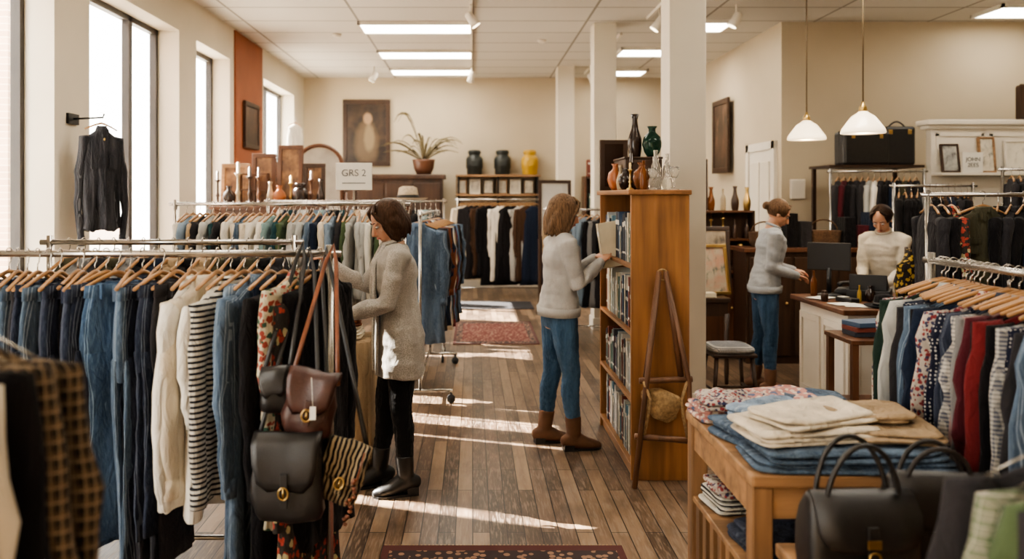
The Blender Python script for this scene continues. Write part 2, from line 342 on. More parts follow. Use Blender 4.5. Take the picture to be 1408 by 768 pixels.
# ------------------------------------------------------------------ garments
def ringfold(w,t,z,v,ph,n=44,cx=0,cy=0,e=.8):
    r=[]
    for j in range(n):
        a=2*math.pi*j/n; cc=math.cos(a); ss=math.sin(a)
        x=w*math.copysign(abs(cc)**e,cc); k=1+v*(.42*math.sin(x/w*7+ph)+.25*math.sin(x/w*13+ph*2.1))
        q=v*.02*noise.noise(V((x*18+ph,ss*2,z*9)))
        r.append(V((cx+x+q,cy+t*ss*k+v*.014*math.sin(x/w*5+ph+z*6)+q,z)))
    return r
def shirt(L_=.72,sl=.55,w=.2,t=.045,ph=0,flare=1.05,body=True,slx=.035):
    g=G(); rs=[]
    for z,ww,tt in ((-.088,.05,.03),(-.10,.07,.034),(-.118,.115,.034),(-.14,.165,.034),(-.165,.2,.038),(-.2,w,.042)): rs.append(ringfold(ww*w/.2,tt*t/.045,z,.03,ph))
    m=11
    for i in range(1,m+1):
        k=i/m; z=-.2-(L_-.2)*k
        r=ringfold(w*(1-.06*math.sin(k*math.pi))*(1+(flare-1)*k),t*(1+.1*k),z+.006*math.sin(ph+i),.25+.75*k,ph)
        if i>=m-1: r=[V((p.x,p.y,p.z+.012*math.sin(p.x*30+ph*2))) for p in r]
        rs.append(r)
    g.rings(rs)
    if sl>0:
        for s in(-1,1):
            p=[];r=[]
            for i in range(11):
                k=i/10; z=-.165-sl*k
                p.append((s*(w*.93+slx*math.sin(k*2.6)+.006*math.sin(ph*3+i*1.7)),.012*math.sin(ph+k*4+s),z))
                q=(.05-.018*k)*(1+.1*math.sin(i*2.3+ph)); r.append((q,q*.7))
            p.insert(0,(s*w*.72,0,-.155)); r.insert(0,(.03,.032))
            g.tube(p,r,14,side=(1,0,0))
            if sl>.4:
                q=p[-1]; g.tube([(q[0],q[1],q[2]+.05),(q[0],q[1],q[2]-.012)],[.036,.035],14,side=(1,0,0),flat=.8)
    return g.mesh('shirt')
def collar():
    g=G()
    g.rings([[V((.062*math.cos(a)*k,.036*math.sin(a)*k-.003,z)) for a in [2*math.pi*j/24 for j in range(24)]] for k,z in ((1.15,-.10),(.95,-.078),(.8,-.066),(.75,-.07),(.85,-.095))],caps=False)
    for s in(-1,1): g.add([(s*.01,-.044,-.075),(s*.052,-.038,-.085),(s*.068,-.05,-.13),(s*.022,-.054,-.15)],[(0,1,2,3)])
    return g.mesh('collar')
def placket(L_):
    g=G(); g.bb(-.014,.014,-.052,-.03,-L_+.03,-.12); return g.mesh('placket')
def buttons(L_):
    g=G()
    for k in range(6): g.cyl((0,-.052,-.15-k*(L_-.2)/5),(0,-.057,-.15-k*(L_-.2)/5),.009,n=10)
    return g.mesh('button',[brass])
def chestpocket(s):
    g=G(); g.box((s*.095,-.05,-.29),(.08,.012,.085)); g.box((s*.095,-.056,-.26),(.086,.008,.03))
    return g.mesh('chest_pocket')
def jeans(ph=0,L_=1.05,w=.115,t=.03,flare=1):
    g=G(); rs=[]
    for z,ww,tt in ((-.105,.95,.9),(-.14,.98,1.0),(-.2,1.1,1.15),(-.28,1.18,1.25),(-.36,1.15,1.15),(-.40,1.1,.9)): rs.append(ringfold(w*ww,t*tt,z,.2,ph))
    g.rings(rs)
    for s in(-1,1):
        rs=[]; LL=L_+s*.012
        for i in range(15):
            k=i/14; z=-.33-(LL-.33)*k
            ww=w*(1.1-.32*k+.06*math.sin(k*6+ph)+(flare-1)*k*k+.03*math.sin(k*31+ph*2+s))
            rs.append(ringfold(ww,t*(.75-.1*k),z,.3+.15*math.sin(i+ph),ph+s,cx=.012*math.sin(k*3+ph)*s+s*.012*k,cy=s*(t*.55+.006*math.sin(k*5+ph))))
        g.rings(rs)
    return g.mesh('jeans')
def waistband(w=.115,t=.03):
    g=G(); g.rings([ringfold(w*k,t*q,z,.02,0) for z,k,q in ((-.1,1.02,1.0),(-.142,1.05,1.12))]) ; 
    for x in(-.07,0,.07): g.bb(x-.006,x+.006,-.04,.04,-.148,-.096)
    return g.mesh('waistband')
def pocket(w=.115,t=.03):
    g=G()
    for s in(-1,): g.rings([[V((x*.045,s*(t*1.2+.004*q),-.2+z)) for x,z in ((-1,0),(1,0),(1,-.09),(0,-.12),(-1,-.09))] for q in (0,1.6)],sm=False)
    return g.mesh('pocket')
def dress(ph): return shirt(1.15,.0,.17,.05,ph,1.5)
PROTO={'shirt':[[('shirt',shirt(.74,.56,t=.038,ph=p)),('collar',collar()),('placket',placket(.74))] for p in(0,1.3,2.9)],
 'blouse':[[('blouse',shirt(.66,.25,ph=p))] for p in(.5,2.2)],
 'jacket':[[('jacket',shirt(.7,.62,.2,.05,ph=p,slx=.05)),('collar',collar()),('placket',placket(.7)),('chest_pocket',chestpocket(-1)),('chest_pocket',chestpocket(1)),('button',buttons(.7))] for p in(.9,2)],
 'coat':[[('coat',shirt(1.1,.6,.205,.045,ph=p,flare=1.12)),('collar',collar()),('placket',placket(1.1))] for p in(.9,2)],
 'dress':[[('dress',dress(p))] for p in(.2,1.7)],
 'jeans':[[('jeans',jeans(p,q,flare=f)),('waistband',waistband()),('pocket',pocket())] for p,q,f in((0,1.02,1),(1.4,1.08,1.1),(3,.98,1.25))],
 'trousers':[[('trousers',jeans(p,1.08,t=.024)),('waistband',waistband(t=.024))] for p in(.6,2.1)]}
def hangermesh():
    g=G(); p=[];r=[]
    for i in range(-8,9):
        k=i/8; p.append((.15*k,.01*k*k,-.062-.048*abs(k)**1.3)); r.append((.0085-.002*abs(k),.005+.003*abs(k)))
    g.tube(p,r,10,rnd=True,side=(0,0,1)); return g
def hookmesh(mi=0,g=None):
    g=g or G(); p=[(0,0,-.055),(0,0,-.035),(.012,0,-.026)]
    for i in range(9):
        a=-.9+i*(math.pi*1.15)/8; p.append((.0205*math.cos(a)*1.0,0,.0205*math.sin(a)))
    g.tube(p,.0022,6,mi); return g
HB=hangermesh().mesh('clothes_hanger',[hwood]); HH=hookmesh().mesh('hook',[chrome])
HB2=hookmesh(1,hangermesh()).mesh('clothes_hanger',[hwood,chrome])
HW=(lambda g:(g.tube([(-.16,0,-.125),(-.1,0,-.095),(0,0,-.055),(.1,0,-.095),(.16,0,-.125),(.1,0,-.13),(-.1,0,-.13)],.0025,6,closed=True),g)[1])(hookmesh()).mesh('clothes_hanger',[chrome])
def inst(name,me,mat=None,parent=None):
    o=bpy.data.objects.new(name,me); col.objects.link(o)
    if mat:
        if not me.materials: me.materials.append(None)
        o.material_slots[0].link='OBJECT'; o.material_slots[0].material=mat
    if parent: o.parent=parent
    return o
def hang(kind,key,pos,yaw,where,group,near=True,hk='wood',tilt=0,sc=1,hs=1):
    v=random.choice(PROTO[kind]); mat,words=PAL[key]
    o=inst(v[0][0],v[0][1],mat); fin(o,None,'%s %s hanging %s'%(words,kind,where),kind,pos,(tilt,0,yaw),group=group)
    o.scale=sc if isinstance(sc,tuple) else (sc,sc,sc)
    if near:
        for n,me in v[1:]: inst(n,me,None if n=='button' else mat,o)
    h=inst('clothes_hanger',HW if hk=='wire' else (HB if near else HB2)); h.scale=(hs,1,1)
    fin(h,None,('wooden clothes hanger ' if hk!='wire' else 'thin wire clothes hanger ')+where,'clothes hanger',pos,(0,0,yaw),group='hangers of '+group)
    if near and hk!='wire': inst('hook',HH,None,h)
    return o
def rack(p0,p1,z,label,foot=.26,low=True):
    p0=V((*p0,0)); p1=V((*p1,0)); c=(p0+p1)/2; d=(p1-p0); Ln=d.length; ang=math.atan2(d.y,d.x)
    r=root('clothing_rack',label,'clothing rack',c,(0,0,ang)); h=Ln/2
    G().cyl((-h-.04,0,z),(h+.04,0,z),.0125).obj('rail',chrome,parent=r)
    for s in(-1,1):
        G().tube([(s*h,0,.1),(s*h,0,z+.03)],.0135,12).obj('upright',chrome,parent=r)
        G().tube([(s*h,-foot,.1),(s*h,foot,.1)],.014,10).obj('foot_bar',chrome,parent=r)
        for q in(-1,1):
            g=G(); g.cyl((s*h-.012,q*foot*.95,.034),(s*h+.012,q*foot*.95,.034),.034,n=18); g.cyl((s*h,q*foot*.95,.04),(s*h,q*foot*.95,.1),.008)
            g.obj('caster',rubber,parent=r)
    if low: G().cyl((-h,0,.16),(h,0,.16),.011).obj('lower_rail',chrome,parent=r)
    return r
def fill(p0,p1,z,specs,yaw,where,group,jit=.12,**k):
    p0=V((*p0,z)); p1=V((*p1,z)); n=len(specs)
    for i,(kind,key) in enumerate(specs):
        t=(i+.5)/n; p=p0.lerp(p1,t); hang(kind,key,p,yaw+R(-jit,jit),where,group,**k)
PI=math.pi
rack((-1.95,2.8),(-.5,2.8),1.45,'long chrome clothing rack full of jeans and shirts')
A=[('jeans','navyd'),('jeans','blackd'),('jeans','midd'),('jeans','navyd'),('jeans','blackd'),('jeans','midd'),('jeans','midd'),('jeans','navyd'),('jeans','midd'),('jeans','blackd'),('jeans','navyd'),('jeans','midd'),('jeans','navyd'),
 ('trousers','black'),('jeans','navyd'),('jeans','navyd'),('jeans','blued'),('jeans','blued'),('jeans','midd'),('jeans','navyd'),('jeans','blackd'),('jeans','navyd'),('trousers','char')]
n=len(A)
for i,(k,c) in enumerate(A):
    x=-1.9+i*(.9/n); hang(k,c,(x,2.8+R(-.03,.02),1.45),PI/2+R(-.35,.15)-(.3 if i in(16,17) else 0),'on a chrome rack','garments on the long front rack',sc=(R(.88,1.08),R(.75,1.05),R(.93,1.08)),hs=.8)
B=[('shirt','white'),('shirt','cream'),('blouse','white'),('shirt','stripe'),('jeans','lightd'),('coat','midd'),('trousers','navy'),('coat','black')]
for i,(k,c) in enumerate(B):
    x=-.985+i*.046; hang(k,c,(x,2.8,1.45),PI/2+R(-.34,-.08),'on a chrome rack','garments on the long front rack',sc=(.92,.85,R(1.0,1.12) if k!='blouse' else 1.3),hs=.8)
hang('coat','floral',(-.61,2.78,1.45),PI/2-.3,'at the end of a chrome rack','garments on the long front rack',sc=(.88,.7,.8),hs=.8)
hang('coat','dfloral',(-.575,2.8,1.45),PI/2-.34,'at the end of a chrome rack','garments on the long front rack',sc=(.88,.7,1.15),hs=.8)
hang('coat','black',(-.54,2.82,1.45),PI/2-.42,'at the end of a chrome rack','garments on the long front rack',sc=(.85,.7,.9),hs=.8)
rack((-1.85,3.5),(-.78,3.5),1.45,'chrome clothing rack with dark garments behind the jeans')
fill((-1.8,3.5),(-.82,3.5),1.45,[(random.choice(['shirt','jacket']),random.choice(['char','navy','black','brown','grey','tan','black','olive'])) for _ in range(15)],PI/2,'on a chrome rack','garments on the second rack')
rack((-1.95,5.25),(-.45,5.25),1.6,'chrome clothing rack holding a long row of pale tops')
pc=['white','lgrey','pteal','white','lgrey','teal','cream','lgrey','pblue','white','char','sage','tan','navy','midd']
fill((-1.9,5.25),(-.5,5.25),1.6,[(random.choice(['shirt','blouse','shirt']),random.choice(pc)) for _ in range(32)],PI/2,'along a chrome rack','tops on the middle rack',near=False,hk='wood',sc=(.9,.75,.9))
rack((-2.1,8.2),(-.3,8.2),1.6,'chrome clothing rack with white and teal tops')
fill((-2.05,8.2),(-.35,8.2),1.6,[(random.choice(['shirt','blouse','dress']),random.choice(pc+['rust','brown','black'])) for _ in range(32)],PI/2,'on a rear chrome rack','tops on the rear rack',near=False,hk='wire')
rack((-.42,6.4),(-.42,7.9),1.5,'chrome clothing rack on casters with denim along the aisle')
for i,(k,c) in enumerate([('coat','midd'),('coat','char'),('coat','blued'),('jacket','rust'),('coat','navy'),('coat','cream'),('coat','pblue'),('coat','tan'),('coat','char'),('coat','red'),('coat','blued'),('coat','brown'),('coat','black'),('coat','midd')]):
    hang(k,c,(-.44+i*.008,6.5+i*.1,1.5),R(-.25,.25),'on a rack beside the aisle','coats beside the aisle',sc=(R(.9,1.05),1,R(.86,.96)))
rack((-.25,13.1),(1.1,13.1),1.6,'chrome rack of dark dresses against the end wall')
fill((-.2,13.1),(.3,13.1),1.6,[('coat','cream'),('coat','char'),('dress','black'),('coat','brown'),('coat','black')],.5,'near the end wall','dark garments near the end wall',near=False,sc=(.9,1,R(1.1,1.25)))
fill((.3,13.1),(1.05,13.1),1.6,[('dress','black'),('coat','white'),('dress','black'),('coat','black'),('coat','lgrey'),('coat','brown'),('dress','navy')],.3,'near the end wall','dark garments near the end wall',near=False,sc=(.95,1,1.2))
rack((.85,9.2),(2.2,9.2),1.5,'chrome clothing rack of mixed coats beside a column')
fill((.9,9.2),(2.15,9.2),1.5,[('coat',random.choice(['navy','char','brown','tan','pblue','black','grey','black'])) for _ in range(20)],PI/2-.5,'on a rack beside a white column','coats beside the column',near=False)
rack((1.72,2.1),(1.72,3.0),1.41,'chrome clothing rack packed with colourful shirts on wooden hangers')
RR=['rpat','green','lgrey','navy','dots','navyd','char','midd','black','navy','rpat','dots','navyd','grey','wcheck','pink','maroon','black','red','black','wcheck','navy','dots','char','midd']
for i,c in enumerate(RR):
    y=2.93-i*.031; hang('shirt',c,(1.72+R(-.02,.02),y,1.41),R(-.16,.2),'on a wooden hanger','shirts on the packed rack',sc=(R(.93,1.05),.62,R(.97,1.05)))
rack((1.03,.85),(1.03,1.4),1.3,'low chrome clothing rack with plaid and green shirts')
for i,c in enumerate(['char','gplaid','sage','char','wcheck','maroon','char','navy']):
    hang('shirt',c,(1.035+i*.012,1.36-i*.045,1.3),R(-.05,.08),'on a low chrome rack','shirts on the low rack',sc=(1,.7,1),hk='wire')
rack((-1.0,.8),(-1.0,1.45),1.5,'chrome clothing rack with plaid shirt and coats')
for i,c in enumerate(['bplaid','bplaid','black','cream','lgrey','black','char','cream','navy']):
    hang('coat' if c!='bplaid' else 'jacket',c,(-.9-.016*i,1.37-i*.05,1.5),R(-.1,.05),'on a chrome rack','coats beside the jeans',sc=(1,.75,1),hk='wire')
rack((3.85,8.6),(4.85,8.6),1.92,'tall chrome rack behind the counter')
fill((3.9,8.6),(4.8,8.6),1.92,[('coat',c) for c in ['char','maroon','black','char','char','lgrey','white','char','black','navy','black','olive','char','black']],PI/2-.6,'on a tall rack behind the counter','coats behind the counter',near=False,sc=(1,1,1.15))
rack((2.7,4.75),(3.9,4.75),1.66,'chrome clothing rack with olive and black jackets')
rack((4.9,7.4),(6.5,7.4),1.9,'chrome clothing rack beside the white partition')
fill((4.95,7.4),(6.4,7.4),1.9,[(random.choice(['coat','shirt']),random.choice(['black','navy','char','char','black','brown','grey'])) for _ in range(20)],PI/2-.5,'on a rack beside the partition','coats beside the partition',near=False)
rack((4.0,7.6),(4.75,7.6),1.75,'chrome rack of black coats behind the cashier')
fill((4.02,7.6),(4.73,7.6),1.75,[(random.choice(['coat','jacket']),random.choice(['black','navy','char','black','brown','grey'])) for _ in range(12)],PI/2-.4,'behind the cashier','black coats behind the cashier',near=False)
hang('jacket','olive',(2.97,4.66,1.66),.15,'facing outward on a chrome rack','jackets near the counter',sc=1.02)
for i,c in enumerate(['black','char','black','navy','brown','black','black','char','navy','black']):
    hang('coat',c,(3.12+i*.075,4.75,1.66),PI/2-.7+R(-.1,.1),'on a chrome rack','jackets near the counter')
for i,c in enumerate(['char','black','dfloral']): hang('coat',c,(2.74+i*.06,4.78,1.66),PI/2-.2,'on a chrome rack','jackets near the counter')
g=G(); g.bb(XL,XL+.02,6.02,6.18,2.2,2.28).obj('coat_hook',blackm,label='black wall bracket hook between the windows',cat='hook')
hk=bpy.data.objects['coat_hook']
G().tube([(XL,6.1,2.24),(XL+.25,6.08,2.25),(XL+.26,6.08,2.28)],.008).obj('arm',blackm,parent=hk)
hang('jacket','jacketd',(XL+.24,6.08,2.268),.85,'from a wall bracket by the window','jacket on the wall bracket',sc=(.72,.9,1.24),hs=.8)
hang('dress','white',(XL+.2,12.9,2.9),PI/2-.5,'on the wall between windows','white dress',sc=1)
# ------------------------------------------------------------------ bags
def torus(g,c,R_,r,axis='y',sx=1,n=20,mi=0):
    p=[]
    for i in range(n):
        a=2*PI*i/n; u,v=R_*sx*math.cos(a),R_*math.sin(a)
        p.append(V(c)+(V((u,0,v)) if axis=='y' else V((u,v,0)) if axis=='z' else V((0,u,v))))
    g.tube(p,r,6,mi,closed=True)
def slump(rs,amp,ph):
    return [[V((p.x+amp*noise.noise(V((p.z*12+ph,p.y*8,1))),p.y+amp*noise.noise(V((p.x*16+ph,p.z*14,5))),p.z+amp*.8*noise.noise(V((p.x*14+ph,2,p.z*3)))*min(1,p.z*20))) for p in r] for r in rs]
def satchel(loc,w,h,d,mat,label,up,rz=0,ry=0,buckle=True,strapmat=None,e=.6,sl=.014):
    b=G(); ph=R(0,9)
    b.rings(slump([sup(w*k,d*q,z,36,e) for z,k,q in ((0,.72,.5),(h*.03,.86,.8),(h*.12,.97,1.0),(h*.3,1.02,1.1),(h*.5,1,1.05),(h*.7,.95,.9),(h*.85,.9,.7),(h*.95,.86,.5),(h,.8,.3))],sl,ph))
    o=b.obj('handbag',mat,label=label,cat='handbag',loc=loc,rot=(0,ry,rz))
    f=G(); rs=[]
    path=[(d*.5,h*.9),(d*.3,h*1.02),(-d*.4,h*1.03),(-d*.95,h*.9),(-d*1.2,h*.68),(-d*1.27,h*.5),(-d*1.25,h*.4)]
    for i,(y,z) in enumerate(path):
        ww=w*(.95,.95,.96,.95,.9,.78,.5)[i]; rs.append([V((x*ww,y,z+.006*math.cos(x*3))) for x in (-1,-.8,-.4,0,.4,.8,1)]+[V((x*ww,y-.006,z+.006)) for x in (1,.8,.4,0,-.4,-.8,-1)])
    f.rings(slump(rs,sl*.8,ph)); f.obj('flap',mat,parent=o)
    if buckle:
        q=G(); torus(q,(0,-d*1.3-.016,h*.4),.018,.003,sx=.8); q.cyl((0,-d*1.3-.016,h*.34),(0,-d*1.3-.016,h*.46),.003); q.obj('buckle',brass,parent=o)
        G().box((0,-d*1.3-.008,h*.42),(.022,.006,h*.4)).obj('closure_strap',mat,parent=o,bev=.002)
    s=G(); up=V(up); a=V((-w*.9,0,h*.85)); c=V((w*.9,0,h*.85))
    P1=[a.lerp(up+V((-.012,0,0)),k) for k in(0,.3,.6,.9)]+[up+V((0,0,.02))]+[c.lerp(up+V((.012,0,0)),k) for k in(.9,.6,.3,0)]
    s.tube(P1,[(.0035,.0075)]*len(P1),8,side=(0,1,0)); s.obj('shoulder_strap',strapmat or mat,parent=o)
    return o
satchel((-.565,2.45,.66),.108,.26,.04,leatherb,'black leather satchel with gold buckle hanging by its strap',(.0,.33,.79),e=.5)
satchel((-.515,2.47,.91),.08,.2,.032,leatherbr,'dark red-brown leather shoulder bag hanging above the satchel',(-.06,.31,.55),ry=.16,strapmat=leathert,e=.8,sl=.03)
zb=satchel((-.43,2.5,.70),.07,.19,.03,PAL['zebra'][0],'zebra print shoulder bag with brass ring and strap',(-.29,.28,.70),ry=.28,strapmat=leatherb,e=.75,sl=.025)
satchel((-.62,2.52,.97),.045,.14,.025,leatherb,'small black leather pouch hanging among the bags',(.03,.26,.50),buckle=False,e=.8,sl=.025)
g=G()
for i in range(12): g.ell((.05+R(-.01,.01),-.06+R(-.01,.01),.1-i*.012),(.008,.008,.006),n=8)
g.tube([(.05,-.06,.19),(.05,-.06,.1)],.003); g.obj('tassel_charm',leathert,parent=zb,label='beaded tan tassel')
g=G(); g.box((0,0,0),(.018,.002,.04)); t=g.obj('price_tag',paper,label='small white paper price tag on bag strap',cat='price tag',loc=(-.48,2.40,1.0)); G().tube([(0,0,.02),(-.01,.03,.1)],.001,5).obj('string',paper,parent=t)
def leather_tote(loc,w,h,d,label,rz=0,mat=leatherb,hh=.16):
    b=G(); b.rings(slump([sup(w*k,d*q,z,40,.32) for z,k,q in ((0,.92,.95),(.008,.98,1),(h*.25,1,1.05),(h*.55,1,1),(h*.8,.97,.8),(h*.93,.93,.5),(h,.9,.28))],.004,R(0,9)))
    o=b.obj('handbag',mat,label=label,cat='handbag',loc=loc,rot=(0,0,rz))
    f=G(); rs=[]
    for i,(y,z) in enumerate([(d*.3,h*.96),(0,h*1.03),(-d*.45,h*.99),(-d*.95,h*.8),(-d*1.14,h*.6),(-d*1.16,h*.44),(-d*1.14,h*.38)]):
        ww=w*[.86,.88,.9,.92,.9,.75,.45][i]; rs.append([V((x*ww,y,z)) for x in (-1,-.5,0,.5,1)]+[V((x*ww,y-.008,z+.005)) for x in (1,.5,0,-.5,-1)])
    f.rings(rs); f.obj('flap',mat,parent=o)
    G().box((0,-d*1.16-.01,h*.42),(.026,.008,h*.6)).obj('closure_strap',mat,parent=o,bev=.002)
    q=G(); q.box((0,-d*1.16-.016,h*.52),(.034,.004,.022)); torus(q,(0,-d*1.16-.018,h*.36),.014,.003); q.obj('buckle',brass,parent=o,bev=.001)
    G().box((0,0,.004),(w*1.9,d*2.05,.012)).obj('base_piping',mat,parent=o,bev=.004)
    for s in(-1,1):
        p=[(-w*.66*math.cos(PI*i/18),s*d*.45+s*.014*math.sin(PI*i/18),h*.80+(hh+.03)*math.sin(PI*i/18)) for i in range(19)]
        G().tube(p,.0065,10).obj('handle',mat,parent=o)
        q=G(); torus(q,(s*w*.66,-d*.5,h*.82),.011,.002); q.obj('ring',brass,parent=o)
    return o
bn=root('display_bench','oak display bench holding black leather bags','bench',(1.1,2.0,0))
G().bb(-.27,.38,-.22,.2,.665,.70).obj('bench_top',tabw,parent=bn,bev=.006)
for x in(-.23,.34):
    for y in(-.18,.16): G().bb(x-.025,x+.025,y-.025,y+.025,0,.665).obj('leg',tabz,parent=bn,bev=.004)
G().bb(-.21,.34,-.2,-.18,.6,.665).obj('apron',tabw,parent=bn)
leather_tote((.97,2.02,.70),.142,.205,.06,'black leather handbag with flap and arched handles',.03,hh=.14)
leather_tote((1.225,2.12,.70),.13,.215,.045,'second black leather tote slumped beside the first',-.1,plain('worn_black_leather',(.014,.011,.010),.42,0,.3,24,.5,.3),.09)
# ------------------------------------------------------------------ display table with folded clothes
tb=root('display_table','rustic oak display table with lower shelf','table',(1.1,2.65,0))
G().bb(-.3,.33,-.36,.36,.815,.85).obj('table_top',tabw,parent=tb,bev=.006)
for x in(-.265,.295):
    for y in(-.32,.32): G().bb(x-.03,x+.03,y-.03,y+.03,0,.815).obj('leg',tabz,parent=tb,bev=.005)
for y in(-.33,.33): G().bb(-.235,.265,y-.011,y+.011,.72,.815).obj('apron',tabw,parent=tb)
for x in(-.275,.305): G().bb(x-.011,x+.011,-.29,.29,.72,.815).obj('apron',tabw,parent=tb)
G().bb(-.29,.32,-.35,.35,.53,.552).obj('shelf',tabw,parent=tb,bev=.004)
for k in range(7): G().bb(-.285,-.27,-.28+k*.085,-.24+k*.085,.3,.53).obj('slat',tabz,parent=tb)
G().bb(-.29,.32,-.35,.35,.27,.3).obj('shelf',tabw,parent=tb,bev=.004)
def fold(loc,w,d,h,key,label,rz=0,layers=4,e=.22,wob=.8,cat='folded clothes'):
    g=G(); ph=R(0,6); lh=h/layers; n=72
    for l in range(layers):
        z0=l*lh; o=V((R(-.01,.01),R(-.01,.01),0)); rs=[]
        rz_=Matrix.Rotation(R(-.05,.05),3,'Z'); kw=R(.92,1.03); kd=R(.92,1.03)
        def wf(p): 
            return V((p.x+wob*(.010*noise.noise(V((p.y*11+ph,l*3,p.x*4)))+.0015*math.sin(p.y*55+ph+l)),p.y+wob*(.010*noise.noise(V((p.x*11+ph,l*5+9,p.y*4)))+.0015*math.sin(p.x*48+ph+l*2)),p.z+wob*.007*noise.noise(V((p.x*9+ph,p.y*9,l*.35)))*min(1,p.z*60)))
        for z,k in ((.1,.93),(.22,.985),(.5,1),(.78,.985),(.92,.94)): 
            rs.append([rz_@wf(p)+o for p in sup(w*k*kw,d*k*kd,z0+z*lh,n,e)])
        for k in(.88,.7,.45,.2,.02):
            rs.append([rz_@wf(V((p.x,p.y,z0+lh+(.011*noise.noise(V((p.x*24+ph,p.y*13,2)))*wob if l==layers-1 else 0))))+o for p in sup(w*k*kw,d*k*kd,0,n,e+(1-k)*.3)])
        g.rings(rs)
    return g.obj('folded_'+cat.split()[-1],PAL[key][0],label=label,cat=cat,loc=loc,rot=(0,0,rz))
T=.851
fold((.93,2.91,T),.14,.10,.05,'pfloral','pink floral shirt folded on the oak table',.1,3,cat='folded shirt',wob=1.3)
fold((.93,2.86,T+.052),.13,.1,.035,'rpat','patterned red and white shirt folded on top',-.2,2,cat='folded shirt',wob=1.5)
fold((1.1,2.92,T+.05),.13,.085,.035,'pfloral','coral floral blouse folded loosely',.3,2,cat='folded shirt',wob=1.5)
fold((1.14,2.9,T),.12,.09,.048,'lightd','faded blue denim shirt folded flat',-.2,3,cat='folded shirt',wob=1.0)
fold((1.25,2.93,T+.05),.11,.07,.03,'midd','grey blue jeans folded at the table end',-.2,2,cat='folded jeans',wob=1.0)
fold((.97,2.68,T),.16,.10,.055,'midd','slate blue jeans folded in a loose pile',.3,3,cat='folded jeans',wob=1.0)
fold((1.01,2.72,T+.057),.14,.08,.036,'lightd','light blue jeans folded over darker jeans',.45,2,cat='folded jeans',wob=1.2)
fold((1.29,2.74,T),.14,.11,.06,'white','white linen tablecloth folded on the table',.2,4,cat='folded cloth',wob=1.0)
fold((1.12,2.42,T),.29,.13,.06,'midd','slate blue jeans folded along the table edge',0,4,cat='folded jeans',wob=.9)
fold((1.03,2.49,T+.062),.2,.13,.042,'cream','cream knitted sweater folded over the jeans',.15,3,cat='folded sweater',wob=1.2)
fold((1.29,2.47,T+.062),.13,.12,.036,'tan','tan sweater folded over blue jeans',-.15,3,cat='folded sweater',wob=1.1)
fold((1.06,2.5,T+.106),.18,.11,.03,'cream','cream sweater folded neatly on the pile',.35,2,cat='folded sweater',wob=1.3)
fold((1.24,2.54,T+.1),.13,.09,.028,'tan','beige sweater folded beside the cream one',-.1,2,cat='folded sweater',wob=1.2)
fold((.95,2.85,.553),.12,.1,.06,'stripe','striped shirt folded on the lower shelf',.1,4,cat='folded shirt')
fold((.94,2.82,.615),.10,.08,.04,'rpat','patterned shirt folded on the lower shelf',.2,2,cat='folded shirt')
fold((1.0,2.52,.553),.17,.12,.055,'navyd','dark navy jeans folded on the lower shelf',.1,3,cat='folded jeans')
fold((1.02,2.6,.301),.18,.16,.08,'white','white linens folded in the bottom tray',.1,4,cat='folded cloth')
dt=root('draped_table','small table draped in beige linen cloth','table',(-.78,4.82,0))
G().bb(-.17,.17,-.17,.17,.76,.8).obj('table_top',tabw,parent=dt)
g=G(); rs=[]
for z,k in ((.806,.95),(.8,1.03),(.6,1.06),(.3,1.1),(.02,1.14)):
    rs.append([V((p.x*(1+(.8-z)*.06*math.sin(i*1.1)),p.y*(1+(.8-z)*.06*math.sin(i*.9)),z)) for i,p in enumerate(sup(.18*k,.18*k,0,64,.25))])
g.rings(rs); g.obj('linen_cloth',PAL['tan'][0],parent=dt)
fold((-.78,4.8,.808),.12,.11,.07,'cream','cream knitwear folded on the draped table',0,4,cat='folded sweater')
fold((-.78,4.8,.88),.11,.1,.06,'rust','rust sweater folded on the draped table',.2,3,cat='folded sweater')
# ------------------------------------------------------------------ bookcase
bc=root('bookcase','tall honey pine bookcase filled with books','bookcase',(1.09,5.22,0))
X0,X1,Ya,Yb,BH=-.17,.17,-.57,.57,1.66
for y in(Ya,Yb-.025): G().bb(X0,X1,y,y+.025,0,BH).obj('side_panel',pine,parent=bc,bev=.003)
G().bb(X1-.012,X1,Ya+.025,Yb-.025,.05,BH).obj('back_panel',piney,parent=bc)
G().bb(X0-.02,X1+.01,Ya-.02,Yb+.02,BH,BH+.03).obj('top_board',piney,parent=bc,bev=.006)
SH=[.09,.47,.86,1.25]
for z in SH: G().bb(X0,X1-.012,Ya+.025,Yb-.025,z-.022,z).obj('shelf',piney,parent=bc,bev=.002)
G().bb(X0+.02,X0+.035,Ya+.025,Yb-.025,0,.068).obj('plinth',piney,parent=bc)
BM=[plain('book_%d'%i,c,.6,0,.1,9) for i,c in enumerate([(.6,.57,.5),(.42,.44,.41),(.06,.10,.17),(.11,.22,.3),(.6,.52,.38),(.035,.04,.055),(.2,.05,.035),(.14,.23,.2),(.52,.5,.46),(.33,.37,.4)])]
BW=['white','pale grey','navy','blue','cream','black','red','green','ivory','grey blue']
def bookmesh(t,h,d):
    g=G()
    g.bb(0,.004,0,t,0,h,0); g.bb(0,d,0,.003,0,h,0); g.bb(0,d,t-.003,t,0,h,0); g.bb(.004,d-.005,.003,t-.003,.004,h-.004,1)
    g.bb(-.0015,.001,.002,t-.002,h*.72,h*.82,1); g.bb(-.0015,.001,.002,t-.002,h*.15,h*.19,1)
    return g.mesh('book',[BM[0],paper])
BK=[bookmesh(t,h,d) for t,h,d in ((.022,.24,.17),(.03,.27,.19),(.038,.3,.2),(.026,.21,.16),(.045,.29,.21),(.018,.25,.17))]; BT=[.022,.03,.038,.026,.045,.018]
